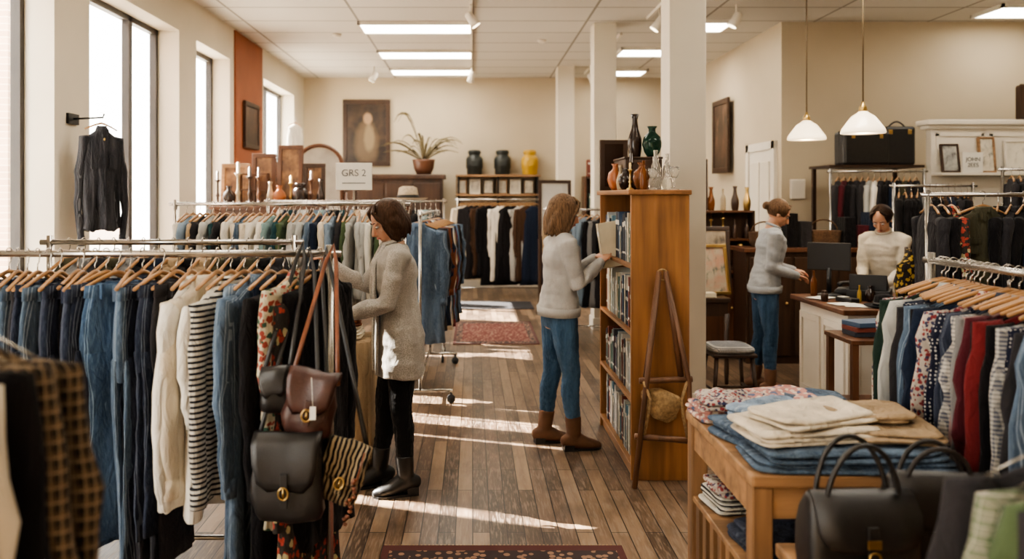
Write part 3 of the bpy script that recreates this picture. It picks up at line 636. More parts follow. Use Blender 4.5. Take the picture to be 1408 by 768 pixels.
for si,z in enumerate(SH):
    y=4.68
    while y<5.70:
        i=random.randrange(6); m=random.choice([0,0,1,1,2,3,4,8,8,9,9,5,7,3,6])
        if si==3 and 5.3<y<5.4: y+=.12; continue
        b=inst('book',BK[i],BM[m]); fin(b,None,'%s hardback book standing on the pine shelf'%BW[m],'book',(.945+R(0,.012),y,z+.0005),group='books in the pine bookcase'); y+=BT[i]+.003
TZ=1.691
PR={'tall':[(.0,0),(.035,0),(.04,.01),(.05,.08),(.048,.13),(.025,.2),(.018,.26),(.03,.3),(.024,.3),(.012,.25)],
 'round':[(0,0),(.03,0),(.05,.03),(.065,.08),(.055,.13),(.025,.16),(.022,.18),(.035,.2),(.028,.2),(.016,.17)],
 'decanter':[(0,0),(.04,0),(.045,.01),(.047,.06),(.03,.1),(.013,.13),(.012,.16),(.02,.17),(.01,.172),(.02,.185),(.018,.21),(0,.225)],
 'bottle':[(0,0),(.03,0),(.032,.01),(.032,.13),(.026,.16),(.011,.19),(.011,.235),(.014,.24),(.014,.25),(0,.25)],
 'stick':[(0,0),(.045,0),(.045,.012),(.015,.03),(.012,.08),(.022,.1),(.012,.12),(.01,.22),(.02,.235),(.03,.25),(.013,.25),(.012,.33),(0,.335)],
 'jar':[(0,0),(.12,0),(.135,.02),(.135,.1),(.15,.12),(.15,.28),(.13,.32),(.1,.34),(.1,.37),(.115,.38),(.115,.42),(.1,.44),(0,.445)],
 'goblet':[(0,0),(.035,0),(.034,.006),(.006,.015),(.006,.07),(.02,.085),(.035,.12),(.034,.16),(.032,.16),(.033,.12),(.018,.09),(0,.085)]}
def vase(kind,loc,mat,label,s=1,name='vase',cat='vase',n=24,group=None):
    return G().lathe([(r*s,z*s) for r,z in PR[kind]],n=n).obj(name,mat,label=label,cat=cat,loc=loc,group=group)
dkc=plain('dark_brown_glaze',(.025,.013,.009),.2); orc=plain('orange_glaze',(.3,.09,.025),.3); grg=glass('green_glass',(.015,.045,.03),.06,.35)
clg=glass('clear_glass',(.9,.88,.82),.03,.85); amb=glass('amber_glass',(.2,.07,.02),.05,.4); bng=plain('bone_glaze',(.36,.28,.18),.4)
cr=root('display_box','dark wooden display box on top of the bookcase','box',(1.1,5.35,TZ)); G().bb(-.12,.12,-.2,.2,0,.2).obj('body',darkw,parent=cr,bev=.006); G().bb(-.125,.125,-.205,.205,.2,.215).obj('lid',darkw,parent=cr,bev=.004)
fr=G().bb(-.1,.1,-.012,.012,0,.36).obj('picture_frame',darkw,label='dark framed picture leaning on the bookcase top',cat='picture frame',loc=(1.0,5.68,TZ),bev=.004); G().bb(-.065,.065,-.018,-.012,.03,.33).obj('picture',dkc,parent=fr)
vase('tall',(1.07,5.28,TZ+.216),dkc,'tall dark brown vase with flared lip',.95)
vase('round',(1.17,5.22,TZ+.216),grg,'round green glass jug on display box',1.0)
vase('round',(.97,5.42,TZ),orc,'small orange glazed vase on the bookcase',.9)
vase('tall',(.97,5.25,TZ),bng,'bone coloured ceramic vase on the bookcase',.55)
vase('round',(.98,5.14,TZ),dkc,'small dark brown pot on the bookcase',.7)
vase('stick',(1.0,5.05,TZ),dkc,'dark turned candlestick on the bookcase',.7,'candlestick','candlestick')
vase('round',(1.05,4.98,TZ),amb,'amber glass vase on the bookcase',.85); vase('stick',(.97,4.93,TZ),brass,'small brass candlestick on the bookcase',.5,'candlestick','candlestick')
vase('round',(1.08,5.09,TZ),plain('red_brown_glaze',(.11,.026,.014),.25),'red brown glazed pot on the bookcase',.8)
for k,(x,y,kk,s) in enumerate(((1.12,4.9,'decanter',.95),(1.18,4.86,'decanter',.8),(1.21,4.98,'bottle',.9),(1.15,5.03,'bottle',1.0),(1.08,4.8,'goblet',.8),(1.2,4.76,'goblet',.85))):
    vase(kk,(x,y,TZ),clg,'clear glass %s standing on the bookcase'%kk,s,kk,'glassware')
vase('bottle',(1.03,4.82,TZ),amb,'brown glass bottle on the bookcase',.7,'bottle','bottle')
ez=root('wooden_easel','folding wooden easel with rope and draped cloth seat','easel',(1.09,4.6,0))
rod=wood('worn_rod',(.13,.06,.03),'z',.5,.4); rope=plain('rope',(.30,.20,.10),.9,0,.3,60)
for s in(-1,1): G().tube([(s*.02,0.0,1.22),(s*.1,-.03,.62)],[.014,.018]).obj('upper_rod',rod,parent=ez)
G().tube([(-.14,-.04,.6),(.16,-.04,.61)],.018).obj('crossbar',rod,parent=ez); G().tube([(-.17,-.06,.29),(.17,-.05,.26)],.018).obj('crossbar',rod,parent=ez)
G().tube([(-.02,0.0,1.2),(-.1,-.05,.6),(-.18,-.1,.01)],.016).obj('leg',rod,parent=ez); G().tube([(.02,0,1.2),(.14,-.05,.6),(.15,-.09,.01)],.015).obj('leg',rod,parent=ez)
g=G(); g.rings(slump([sup(a,b,z,32,.6) for z,a,b in ((.36,.03,.015),(.38,.07,.03),(.43,.085,.04),(.48,.10,.045),(.52,.11,.035),(.54,.09,.02))],.045,4))
g.obj('draped_cloth',rope,parent=ez)
for x in(-.12,.13): G().tube([(x,-.05,.6),(x*.7,-.075,.5),(x*.8,-.06,.4),(x,-.06,.28)],.009).obj('rope',rope,parent=ez)
g=G(); torus(g,(0,-.0,1.2),.03,.006); g.obj('rope_knot',rope,parent=ez)
# ------------------------------------------------------------------ rugs
rm,nt,b=_new('persian_rug'); t=N(nt,'ShaderNodeTexCoord'); sp=N(nt,'ShaderNodeSeparateXYZ'); L(nt,t.outputs['Generated'],sp.inputs[0])
dx=math_(nt,'ABSOLUTE',math_(nt,'SUBTRACT',sp.outputs[0],.5)); dy=math_(nt,'ABSOLUTE',math_(nt,'SUBTRACT',sp.outputs[1],.5)); mxx=math_(nt,'MAXIMUM',dx,dy)
vo=N(nt,'ShaderNodeTexVoronoi'); vo.inputs['Scale'].default_value=26; L(nt,objco(nt),vo.inputs['Vector'])
c=mix(nt,math_(nt,'LESS_THAN',vo.outputs['Distance'],.35),(.11,.022,.018),(.28,.18,.12))
c2=mix(nt,math_(nt,'LESS_THAN',vo.outputs['Distance'],.4),(.03,.018,.018),(.24,.14,.09))
c=mix(nt,math_(nt,'GREATER_THAN',mxx,.4),c,c2); c=mix(nt,math_(nt,'GREATER_THAN',mxx,.47),c,(.07,.018,.015))
L(nt,c,b.inputs['Base Color']); b.inputs['Roughness'].default_value=.95
for (x0,x1,y0,y1,lb) in ((-.42,.7,1.9,3.76,'red patterned persian rug with dark border on planks'),(-.22,.75,8.9,10.5,'small dark red patterned rug on the planks')):
    o=G().bb(-(x1-x0)/2,(x1-x0)/2,-(y1-y0)/2,(y1-y0)/2,.001,.012).obj('rug',rm,label=lb,cat='rug',loc=((x0+x1)/2,(y0+y1)/2,0))
    g=G()
    for k in range(60):
        for s in(-1,1):
            xx=-(x1-x0)/2+(k+.5)*(x1-x0)/60; g.bb(xx-.004,xx+.004,s*((y1-y0)/2+.012)-.012,s*((y1-y0)/2+.012)+.012,.001,.006)
    g.obj('fringe',PAL['tan'][0],parent=o,kind='stuff')
G().bb(-.9,.9,11.7,12.5,.001,.012).obj('doormat',PAL['char'][0],label='flat dark mat on the floor near the racks',cat='mat',bev=.003)
# ------------------------------------------------------------------ counter
ct=root('sales_counter','white panelled sales counter with wooden top','counter',(3.5,6.05,0))
G().bb(-.86,.9,-.42,.4,.0,.82).obj('body',whitep,parent=ct,bev=.004)
G().bb(-.92,.96,-.48,.46,.82,.86).obj('counter_top',midw,parent=ct,bev=.008)
for k in range(2): 
    g=G(); y0=-.38+k*.4; g.bb(-.875,-.86,y0,y0+.04,.12,.74); g.bb(-.875,-.86,y0+.32,y0+.36,.12,.74); g.bb(-.875,-.86,y0+.04,y0+.32,.12,.17); g.bb(-.875,-.86,y0+.04,y0+.32,.69,.74); g.obj('panel_moulding',whitep,parent=ct,bev=.003)
for k in range(4):
    g=G(); x0=-.82+k*.43; g.bb(x0,x0+.04,-.435,-.42,.12,.74); g.bb(x0+.33,x0+.37,-.435,-.42,.12,.74); g.bb(x0+.04,x0+.33,-.435,-.42,.12,.17); g.bb(x0+.04,x0+.33,-.435,-.42,.69,.74); g.obj('panel_moulding',whitep,parent=ct,bev=.003)
G().bb(-.88,.9,-.44,.4,0,.1).obj('plinth',whitep,parent=ct)
CT=.861
mo=root('monitor','black point of sale monitor on the counter','monitor',(2.85,6.4,CT),(0,0,-.5))
G().bb(-.16,.16,-.012,.012,.2,.42).obj('screen',rubber,parent=mo,bev=.006); G().bb(-.145,.145,.012,.014,.215,.405).obj('display',plain('dark_screen',(.01,.012,.015),.1),parent=mo)
G().tube([(0,0,.02),(0,0,.22)],.018).obj('stand',rubber,parent=mo); G().lathe([(.0,0),(.09,0),(.09,.008),(.03,.02),(0,.02)]).obj('base',rubber,parent=mo)
rg=root('cash_register','black cash register with keypad and drawer','cash register',(3.05,6.15,CT),(0,0,2.6))
G().bb(-.15,.15,-.14,.14,0,.08).obj('drawer',rubber,parent=rg,bev=.006); g=G(); g.add([(-.13,-.11,.08),(.13,-.11,.08),(.13,.12,.08),(-.13,.12,.08),(-.13,-.05,.11),(.13,-.05,.11),(.13,.12,.2),(-.13,.12,.2)],[(0,1,5,4),(4,5,6,7),(1,2,6,5),(3,0,4,7),(2,3,7,6),(0,3,2,1)]); g.obj('body',rubber,parent=rg,bev=.005)
g=G()
for i in range(4):
    for j in range(3): g.box((-.07+i*.035,-.02+j*.04,.128+j*.021),(.024,.026,.012),Matrix.Rotation(.48,3,'X'))
g.obj('keypad',plain('dark_keys',(.06,.06,.06),.5),parent=rg,bev=.002)
cr=root('card_reader','small black card reader on the counter','card reader',(2.8,5.98,CT),(0,0,.3)); G().bb(-.04,.04,-.08,.08,0,.035).obj('body',rubber,parent=cr,bev=.006); G().bb(-.03,.03,.01,.07,.035,.038).obj('display',paper,parent=cr)
for x,y,r in ((2.72,5.85,.2),(2.78,5.75,-.3),(2.7,6.2,.6)): G().bb(-.1,.1,-.07,.07,0,.002).obj('paper_sheet',paper,label='white paper sheet lying on the counter',cat='paper',loc=(x,y,CT+.002*(1+int(r>0)+int(r>.4))),rot=(0,0,r),group='papers on the counter')
def hat(loc,mat,label,band=rubber,s=1):
    o=G().lathe([(0,.11*s),(.05*s,.115*s),(.08*s,.1*s),(.09*s,.05*s),(.095*s,.01*s),(.14*s,.0),(.175*s,.012*s),(.175*s,.007*s),(.14*s,-.006*s),(.09*s,0),(.0,.0)]).obj('hat',mat,label=label,cat='hat',loc=loc)
    G().lathe([(.0975*s,.012*s),(.095*s,.04*s),(.088*s,.04*s),(.09*s,.012*s)]).obj('hat_band',band,parent=o); return o
hat((2.93,5.7,CT+.007),PAL['black'][0],'black felt hat resting on the counter edge',s=.75); hat((3.25,5.66,CT+.007),PAL['brown'][0],'brown felt hat resting on the counter',s=.7)
bu=root('scarf_bust','display bust wrapped in black and gold scarf','display bust',(3.21,5.83,CT))
G().lathe([(0,0),(.08,0),(.08,.015),(.02,.03),(.02,.1),(0,.1)]).obj('stand',darkw,parent=bu)
g=G(); g.rings(slump([sup(a*.95,b,z,32,.9) for z,a,b in ((.05,.13,.07),(.1,.14,.085),(.17,.14,.09),(.24,.13,.085),(.29,.11,.075),(.33,.065,.055),(.37,.05,.05),(.4,.045,.045))],.04,3)); g.obj('scarf',PAL['scarf'][0],parent=bu)
vase('bottle',(2.9,6.0,CT),PAL['mustard'][0],'small yellow bottle on the counter',.5,'bottle','bottle'); vase('jar',(3.2,6.42,CT),bng,'woven looking bone jar on the counter',.3,'jar','jar')
vase('stick',(3.36,6.2,CT),darkw,'dark turned candlestick on the counter',1.2,'candlestick','candlestick'); vase('round',(3.4,5.95,CT),dkc,'dark round pot on the counter',1.3)
vase('round',(2.98,6.0,CT),dkc,'small dark pot on the counter',.6); vase('bottle',(2.72,6.38,CT),amb,'amber bottle beside the monitor',.8,'bottle','bottle'); vase('jar',(2.66,6.05,CT),darkw,'small dark wooden lidded pot by papers',.18,'jar','jar')
ph_=root('telephone','black desk telephone on the counter','telephone',(3.02,6.42,CT),(0,0,.4)); G().rings([sup(.09*k,.1*k,z,24,.5) for z,k in ((0,1),(.03,.95),(.06,.7))]).obj('base',rubber,parent=ph_); G().tube([(-.1,0,.09),(-.08,0,.1),(.08,0,.1),(.1,0,.09)],[.022,.014,.014,.022],rnd=True).obj('handset',rubber,parent=ph_)
wb=root('wooden_tray','shallow dark wooden tray on the counter','tray',(3.08,5.93,CT)); G().bb(-.1,.04,-.06,.06,0,.01).obj('base',midw,parent=wb)
for s in(-1,1): G().bb(-.1,.04,s*.055-.005,s*.055+.005,.01,.05).obj('side',midw,parent=wb)
bs=root('storage_unit','dark wooden storage unit with baskets behind the counter','storage unit',(3.45,8.1,0))
G().bb(-.75,.6,-.2,.2,0,1.1).obj('body',darkw,parent=bs,bev=.005); G().bb(-.78,.63,-.23,.22,1.1,1.14).obj('top_board',midw,parent=bs,bev=.005)
for k in range(3): 
    dd=G().bb(-.72+k*.44,-.31+k*.44,-.22,-.2,.08,1.05).obj('door',darkw,parent=bs,bev=.006); G().ell((-.36+k*.44,-.235,.6),(.014,.014,.014)).obj('knob',brass,parent=dd)
bask=plain('wicker',(.09,.05,.027),.8,0,.4,70,.3,.5)
for x,s in ((2.95,1.1),(3.55,1.2)):
    o=G().rings([sup(a*s,.09*s,z*s,28,.5) for z,a in ((0,.11),(.06,.125),(.13,.135),(.14,.14))]).obj('basket',bask,label='dark woven wicker basket on the storage unit',cat='basket',loc=(x,8.1,1.141))
    G().tube([(-.12*s*math.cos(PI*i/10),0,.13*s+.1*s*math.sin(PI*i/10)) for i in range(11)],.008).obj('handle',bask,parent=o)
for k,(x,hh,m) in enumerate(((3.2,.34,'black'),(3.34,.26,'char'),(3.78,.3,'black'),(3.91,.22,'maroon'),(4.03,.35,'navy'))):
    G().bb(-.055,.055,-.1,.1,0,hh).obj('storage_box',PAL[m][0],label='%s storage box standing on the storage unit'%PAL[m][1],cat='box',loc=(x,8.1,1.141),bev=.006)
st=root('side_table','small brown wooden side table before the counter','table',(2.57,5.2,0))
G().bb(-.2,.2,-.2,.2,.72,.75).obj('table_top',midw,parent=st,bev=.005)
for x in(-.17,.17):
    for y in(-.17,.17): G().bb(x-.02,x+.02,y-.02,y+.02,0,.72).obj('leg',midw,parent=st,bev=.003)
G().bb(-.17,.17,-.17,.17,.3,.32).obj('shelf',midw,parent=st)
for k in range(3): G().bb(-.13,.13,-.09,.09,0,.03).obj('book',BM[(5,6,2)[k]],label='large %s book lying on the side table'%BW[(5,6,2)[k]],cat='book',loc=(2.57,5.2,.751+.031*k),rot=(0,0,.1*k),bev=.003,group='stacked books on side table')
ds=root('writing_desk','dark wooden desk covered with antiques','desk',(2.06,7.35,0))
G().bb(-.25,.2,-.35,.45,.72,.76).obj('desk_top',darkw,parent=ds,bev=.005); G().bb(-.23,.18,-.33,.43,.6,.72).obj('drawer',darkw,parent=ds)
for x in(-.22,.17):
    for y in(-.32,.42): G().tube([(x,y,.0),(x,y,.1),(x,y,.3),(x,y,.62)],[.015,.022,.018,.026]).obj('leg',darkw,parent=ds)
def frame(loc,w,h,fm,cm,label,rz=0,tilt=0,t=.04,name='framed_picture'):
    o=root(name,label,'picture',loc,(tilt,0,rz)); g=G(); g.bb(-w/2,w/2,-.02,.02,0,t); g.bb(-w/2,w/2,-.02,.02,h-t,h); g.bb(-w/2,-w/2+t,-.02,.02,t,h-t); g.bb(w/2-t,w/2,-.02,.02,t,h-t)
    g.obj('frame',fm,parent=o,bev=.006); G().bb(-w/2+t,w/2-t,-.004,.012,t,h-t).obj('canvas',cm,parent=o); return o
def paint(name,bg,fg,fg2,sc=3):
    if name in MC: return MC[name]
    m,nt,b=_new(name); n=noi(nt,objco(nt),sc,4); n2=noi(nt,objco(nt,(1,1,.6)),sc*2.3,3)
    c=mix(nt,ramp(nt,n,.45,.62),bg,fg); c=mix(nt,ramp(nt,n2,.55,.68),c,fg2); L(nt,c,b.inputs['Base Color']); b.inputs['Roughness'].default_value=.5; MC[name]=m; return m
frame((2.16,7.2,.762),.36,.46,brass,paint('floral_canvas',(.4,.33,.24),(.42,.24,.17),(.1,.12,.1),8),'floral painting in gilt frame leaning on desk',.25,-.2,.03)
frame((2.3,7.75,.762),.4,.6,darkw,paint('beige_canvas',(.25,.2,.14),(.38,.3,.22),(.1,.08,.06),4),'beige painting in dark frame on the desk',-.1,-.15)
vase('tall',(1.92,7.1,.762),dkc,'dark glazed vase on the antique desk',.9); vase('bottle',(1.98,7.65,.762),grg,'green glass bottle on the antique desk',1.1,'bottle','bottle'); vase('stick',(1.9,7.3,.762),brass,'tall brass candlestick on the antique desk',1.4,'candlestick','candlestick')
G().bb(-.09,.09,-.06,.06,0,.04).obj('book',BM[4],label='cream book lying on the antique desk',cat='book',loc=(2.05,7.08,.762),bev=.003)
ah=root('antique_hutch','tall dark wooden hutch crowded with old objects','hutch',(2.62,8.5,0))
G().bb(-.4,.4,-.2,.2,0,.85).obj('body',darkw,parent=ah,bev=.005); G().bb(-.43,.43,-.23,.21,.85,.89).obj('worktop',midw,parent=ah,bev=.005)
for x in(-.38,.36): G().bb(x,x+.02,.0,.2,.89,1.5).obj('side_panel',darkw,parent=ah)
for z in(1.18,1.48): G().bb(-.38,.38,.0,.2,z,z+.02).obj('shelf',midw,parent=ah)
G().bb(-.38,.38,.18,.2,.89,1.5).obj('back_panel',darkw,parent=ah)
for k in range(2): dd=G().bb(-.38+k*.39,-.01+k*.39,-.22,-.2,.06,.8).obj('door',midw,parent=ah,bev=.006); G().ell((-.04+k*.1,-.235,.5),(.014,.014,.014)).obj('knob',brass,parent=dd)
for zi,z in enumerate((.891,1.201,1.501)):
    for k in range(6):
        kk=random.choice(['round','bottle','tall','stick','decanter']); mi=random.randrange(6); mm=[dkc,grg,bng,amb,darkw,brass][mi]; nm={'stick':'candlestick','bottle':'bottle','decanter':'decanter'}.get(kk,'vase')
        vase(kk,(2.3+k*.128,8.5+(-.08 if zi==0 else .08),z),mm,['dark brown','green glass','bone coloured','amber glass','dark wooden','brass'][mi]+' %s standing in the antique hutch'%nm,R(.75,.95),nm,nm,16)
frame((2.35,8.6,1.501),.34,.55,darkw,paint('brown_canvas',(.13,.065,.035),(.3,.16,.07),(.06,.03,.02),6),'tall dark framed picture standing on the hutch',-.2,-.05)
def stool(loc,label,s=1):
    o=root('stool',label,'stool',loc); w=.17
    G().bb(-w,w,-w,w,.42,.45).obj('seat',darkw,parent=o,bev=.01); G().rings([sup(w*k,w*k,z,28,.4) for z,k in ((.451,.94),(.47,1),(.49,.96),(.5,.8))]).obj('cushion',PAL['wcheck'][0],parent=o)
    for x in(-1,1):
        for y in(-1,1): G().tube([(x*w*.8,y*w*.8,.42),(x*w,y*w,0)],[.018,.014]).obj('leg',darkw,parent=o)
    for x in(-1,1): G().cyl((x*w*.9,-w*.9,.16),(x*w*.9,w*.9,.16),.01).obj('rung',darkw,parent=o)
    G().cyl((-w*.9,-w*.9,.2),(w*.9,-w*.9,.2),.01).obj('rung',darkw,parent=o)
stool((2.0,6.25,0),'dark wooden stool with patterned cushion near desk')
sh=G().bb(3.95,5.0,8.85,9.4,1.97,2.0).obj('wall_shelf',darkw,label='dark shelf above the rack behind the counter',cat='shelf')
for x in(4.0,4.95): G().bb(x-.02,x+.02,9.36,9.4,0,1.97).obj('shelf_post',darkw,parent=sh)
def suitcase(loc,w,h,d,mat,label,rz=0):
    o=root('suitcase',label,'suitcase',loc,(0,0,rz)); G().bb(-w/2,w/2,-d/2,d/2,0,h).obj('shell',mat,parent=o,bev=.03)
    G().bb(-w/2-.003,w/2+.003,-.006,.006,-.0,h+.003).obj('seam_trim',mat,parent=o,bev=.002)
    p=[(-.09+.18*i/10,0,h+.06*math.sin(PI*i/10)) for i in range(11)]; G().tube(p,.01).obj('handle',mat,parent=o)
    for x in(-w*.3,w*.3): G().box((x,-d/2-.003,h*.85),(.04,.008,.05)).obj('latch',brass,parent=o,bev=.002)
suitcase((4.4,9.05,2.001),.55,.38,.22,leatherb,'black leather suitcase with handle on the shelf',.1)
suitcase((4.82,9.1,2.001),.34,.44,.2,leatherb,'upright black travel bag on the shelf',-.1)
pt=root('partition','low white panelled partition with crown moulding','partition',(5.95,8.95,0))
G().bb(-.85,.93,-.05,.05,0,2.4).obj('panel',whitep,parent=pt)
G().bb(-.9,.93,-.09,.09,2.4,2.44).obj('moulding',whitep,parent=pt,bev=.01); G().bb(-.93,.93,-.13,.13,2.44,2.5).obj('crown',whitep,parent=pt,bev=.015)
for k in range(3): 
    g=G(); x0=-.8+k*.6; g.bb(x0,x0+.03,-.065,-.05,2.0,2.35); g.bb(x0+.5,x0+.53,-.065,-.05,2.0,2.35); g.bb(x0,x0+.53,-.065,-.05,2.32,2.35); g.obj('panel_moulding',whitep,parent=pt)
G().bb(-.85,.93,-.25,-.05,1.88,1.91).obj('ledge',whitep,parent=pt,bev=.004)
LZ=1.912
frame((5.25,8.78,LZ),.2,.32,darkw,paint('grey_canvas',(.3,.3,.28),(.5,.48,.42),(.1,.1,.1),9),'small dark framed picture on the white ledge',0,-.15,.02)
frame((5.68,8.82,LZ),.18,.4,tabw,paint('sketch_canvas',(.65,.6,.5),(.5,.45,.36),(.2,.2,.18),9),'wood framed sketch on the white ledge',0,-.12,.02)
frame((6.05,8.82,LZ),.34,.36,whitep,paint('pale_canvas',(.7,.66,.56),(.62,.58,.48),(.45,.42,.36),7),'pale framed print on the white ledge',0,-.12,.02)
def text(s,size,loc,rot,parent,mat):
    cu=bpy.data.curves.new('t','FONT'); cu.body=s; cu.size=size; cu.align_x='CENTER'; cu.align_y='CENTER'; cu.extrude=.001
    to=bpy.data.objects.new('t',cu); col.objects.link(to); bpy.context.view_layer.update()
    me=bpy.data.meshes.new_from_object(to.evaluated_get(bpy.context.evaluated_depsgraph_get())); bpy.data.objects.remove(to)
    me.materials.clear(); me.materials.append(mat); o=bpy.data.objects.new('lettering',me); col.objects.link(o); o.parent=parent; o.location=loc; o.rotation_euler=rot
ink=plain('grey_ink',(.12,.12,.12),.7)
sg=root('sign','small white card sign standing on the ledge','sign',(5.45,8.72,LZ)); G().bb(-.11,.11,-.005,.005,0,.22).obj('card',paper,parent=sg,bev=.002)
text('JOHN\n2EES',.062,(0,-.008,.11),(PI/2,0,0),sg,ink)
sg=root('rack_sign','white card sign on a chrome stem above racks','sign',(-.92,6.2,0)); G().cyl((0,0,0),(0,0,1.7),.008).obj('stem',chrome,parent=sg); G().bb(-.14,.14,-.008,.008,1.7,1.91).obj('card',paper,parent=sg,bev=.003); G().lathe([(0,0),(.12,0),(.12,.01),(0,.02)]).obj('base',chrome,parent=sg)
text('GRS 2',.075,(0,-.012,1.83),(PI/2,0,0),sg,ink); G().bb(-.09,.09,-.011,-.008,1.75,1.757).obj('underline',ink,parent=sg)
suitcase((6.3,8.95,2.505),.35,.4,.2,darkw,'dark wooden case on top of the partition')
G().bb(XR+.1,XR+.28,YC-.05,YC,1.62,1.86).obj('wall_control_box',whitep,label='white wall mounted control box by the corner',cat='control box',bev=.01)
d=struct(G().bb(XR-.03,XR-.005,10.07,10.9,0,2.25),'door_1',whitep,bev=.006)
g=G()
for z0,z1 in((.2,1.0),(1.15,2.1)):
    for a,b2 in((10.15,10.45),(10.52,10.82)): g.bb(XR-.045,XR-.03,a,b2,z0,z1)
g.obj('door_panel',wallw,parent=d,bev=.01); G().ell((XR-.08,10.15,1.05),(.03,.03,.03)).obj('door_knob',brass,parent=d)
struct(G().bb(XR-.05,XR,9.97,10.07,0,2.35).bb(XR-.05,XR,10.9,11.0,0,2.35).bb(XR-.05,XR,9.97,11.0,2.25,2.35),'trim_2',whitep)
frame((XR-.08,12.0,2.0),.75,1.1,darkw,paint('dark_canvas',(.04,.025,.015),(.1,.05,.03),(.18,.1,.06),2),'tall dark framed panel on the side wall',-PI/2,0,.08)
pmat,nt,b=_new('portrait_canvas'); t=objco(nt,(1,1,1)); sp=N(nt,'ShaderNodeSeparateXYZ'); L(nt,t,sp.inputs[0])
def blob(cx,cz,rx,rz):
    a=math_(nt,'POWER',math_(nt,'ABSOLUTE',math_(nt,'DIVIDE',math_(nt,'SUBTRACT',sp.outputs[0],cx),rx)),2); c=math_(nt,'POWER',math_(nt,'ABSOLUTE',math_(nt,'DIVIDE',math_(nt,'SUBTRACT',sp.outputs[2],cz),rz)),2)
    return ramp(nt,math_(nt,'ADD',math_(nt,'ADD',a,c),math_(nt,'MULTIPLY',noi(nt,t,9),.8)),1.7,.9)
c=mix(nt,ramp(nt,noi(nt,t,5),.4,.7),(.018,.012,.009),(.06,.035,.02))
c=mix(nt,blob(.0,.4,.22,.42),c,(.12,.08,.045)); c=mix(nt,blob(.05,.5,.1,.25),c,(.22,.16,.09)); c=mix(nt,blob(.02,.86,.085,.11),c,(.3,.19,.11))
L(nt,c,b.inputs['Base Color']); b.inputs['Roughness'].default_value=.4
frame((-1.92,YB-.03,2.2),.86,1.2,darkw,pmat,'large dark oil painting of a robed figure',0,0,.08)
cb=root('cabinet','tall dark mahogany cabinet against the end wall','cabinet',(-1.5,13.95,0))
G().bb(-.98,.98,-.25,.25,0,1.95).obj('body',darkw,parent=cb,bev=.005); G().bb(-1.03,1.03,-.3,.27,1.95,2.03).obj('cornice',darkw,parent=cb,bev=.015)
for k in range(4):
    dd=G().bb(-.95+k*.48,-.5+k*.48,-.275,-.25,.1,1.88).obj('door',darkw,parent=cb,bev=.008); G().ell((-.54+k*.48,-.29,1.1),(.015,.015,.015)).obj('knob',brass,parent=dd)
pl=root('potted_plant','leafy plant in a brown pot on the cabinet','plant',(-.85,13.9,2.031))
G().lathe([(0,0),(.12,0),(.17,.1),(.19,.22),(.2,.26),(.17,.26),(.16,.2),(0,.2)]).obj('pot',plain('brown_pot',(.1,.04,.02),.4),parent=pl)
g=G()
for i in range(34):
    a=R(0,2*PI); ln=R(.5,1.05); hh=R(.2,.55); w=R(.012,.022); 
    if i<3: a=PI; ln=R(.6,.8); hh=.95
    dr=V((math.cos(a),math.sin(a)*.3,0)); sd=V((-dr.y,dr.x,0)).normalized()
    rs=[]
    for k in range(8):
        q=k/7; p=dr*(ln*.75*q)+V((0,0,.22+hh*math.sin(q*2.2)*.9)); ww=w*math.sin(PI*min(1,q*.9+.1)); up=V((0,0,ww*.8))
        rs.append([p-up-sd*ww,p+V((0,0,.004)),p+up+sd*ww,p-V((0,0,.004))])
    g.rings(rs)
g.obj('foliage',plain('plant_leaf',(.1,.075,.03),.6,0,.3),parent=pl)
shf=root('wall_shelf','wooden wall shelf holding jars and small frames','shelf',(.45,14.3,0))
for z in(2.0,1.66): G().bb(-.75,.75,-.17,.19,z,z+.035).obj('board',tabw,parent=shf,bev=.004)
for x in(-.7,0,.7): G().bb(x-.015,x+.015,-.12,.19,1.45,2.0).obj('bracket',blackm,parent=shf)
for x,m,lb in ((.03,plain('near_black_glaze',(.018,.022,.02),.4),'near black lidded ceramic jar on the shelf'),(.53,MC['near_black_glaze'],'near black lidded ceramic jar on the shelf'),(1.02,plain('yellow_glaze',(.5,.3,.03),.4),'bright yellow lidded ceramic jar on the shelf')):
    o=vase('jar',(x,14.3,2.036),m,lb,1.0,'ceramic_jar','jar',group='lidded jars on the wall shelf')
    G().box((0,-.15,.2),(.12,.02,.1)).obj('front_plate',m,parent=o,bev=.005)
for k in range(6): frame((-.2+k*.24,14.28,1.696),.19,.26,[tabw,whitep,darkw][k%3],paint('print_%d'%(k%3),(.6,.55,.45),(.4,.36,.3),(.2,.2,.2),6+k%3),'small framed print on the lower shelf board',0,0,.02)
bx=root('bookcase','low dark bookcase beside the end column','bookcase',(2.4,14.1,0))
G().bb(-.45,.45,-.2,.2,0,.05).bb(-.45,-.42,-.2,.2,0,2.0).bb(.42,.45,-.2,.2,0,2.0).obj('carcass',midw,parent=bx)
for z in(.5,.95,1.4,1.97): G().bb(-.42,.42,-.19,.2,z,z+.03).obj('shelf',midw,parent=bx)
G().bb(-.45,.45,.18,.2,0,2).obj('back_panel',darkw,parent=bx)
for zi,z in enumerate((.53,.98,1.43,2.0)):
    x=2.05
    while x<2.75:
        i=random.randrange(6); b=inst('book',BK[i],BM[random.choice([6,5,4,2,7])]); fin(b,None,'old hardback book standing in dark bookcase','book',(x,13.92,z+.001),(0,0,PI/2),group='old books in the dark bookcase'); x+=BT[i]+.004
frame((1.25,12.2,1.0),.5,.9,darkw,paint('mirror_grey',(.4,.4,.38),(.55,.52,.46),(.3,.28,.25),1),'dark framed mirror on a stand',0,0,.05,'framed_mirror')
mr=[o for o in bpy.data.objects if o.name.startswith('framed_mirror')][0]
for s in(-1,1): G().bb(s*.22-.02,s*.22+.02,-.02,.2,-1.0,.0).obj('stand_leg',darkw,parent=mr)
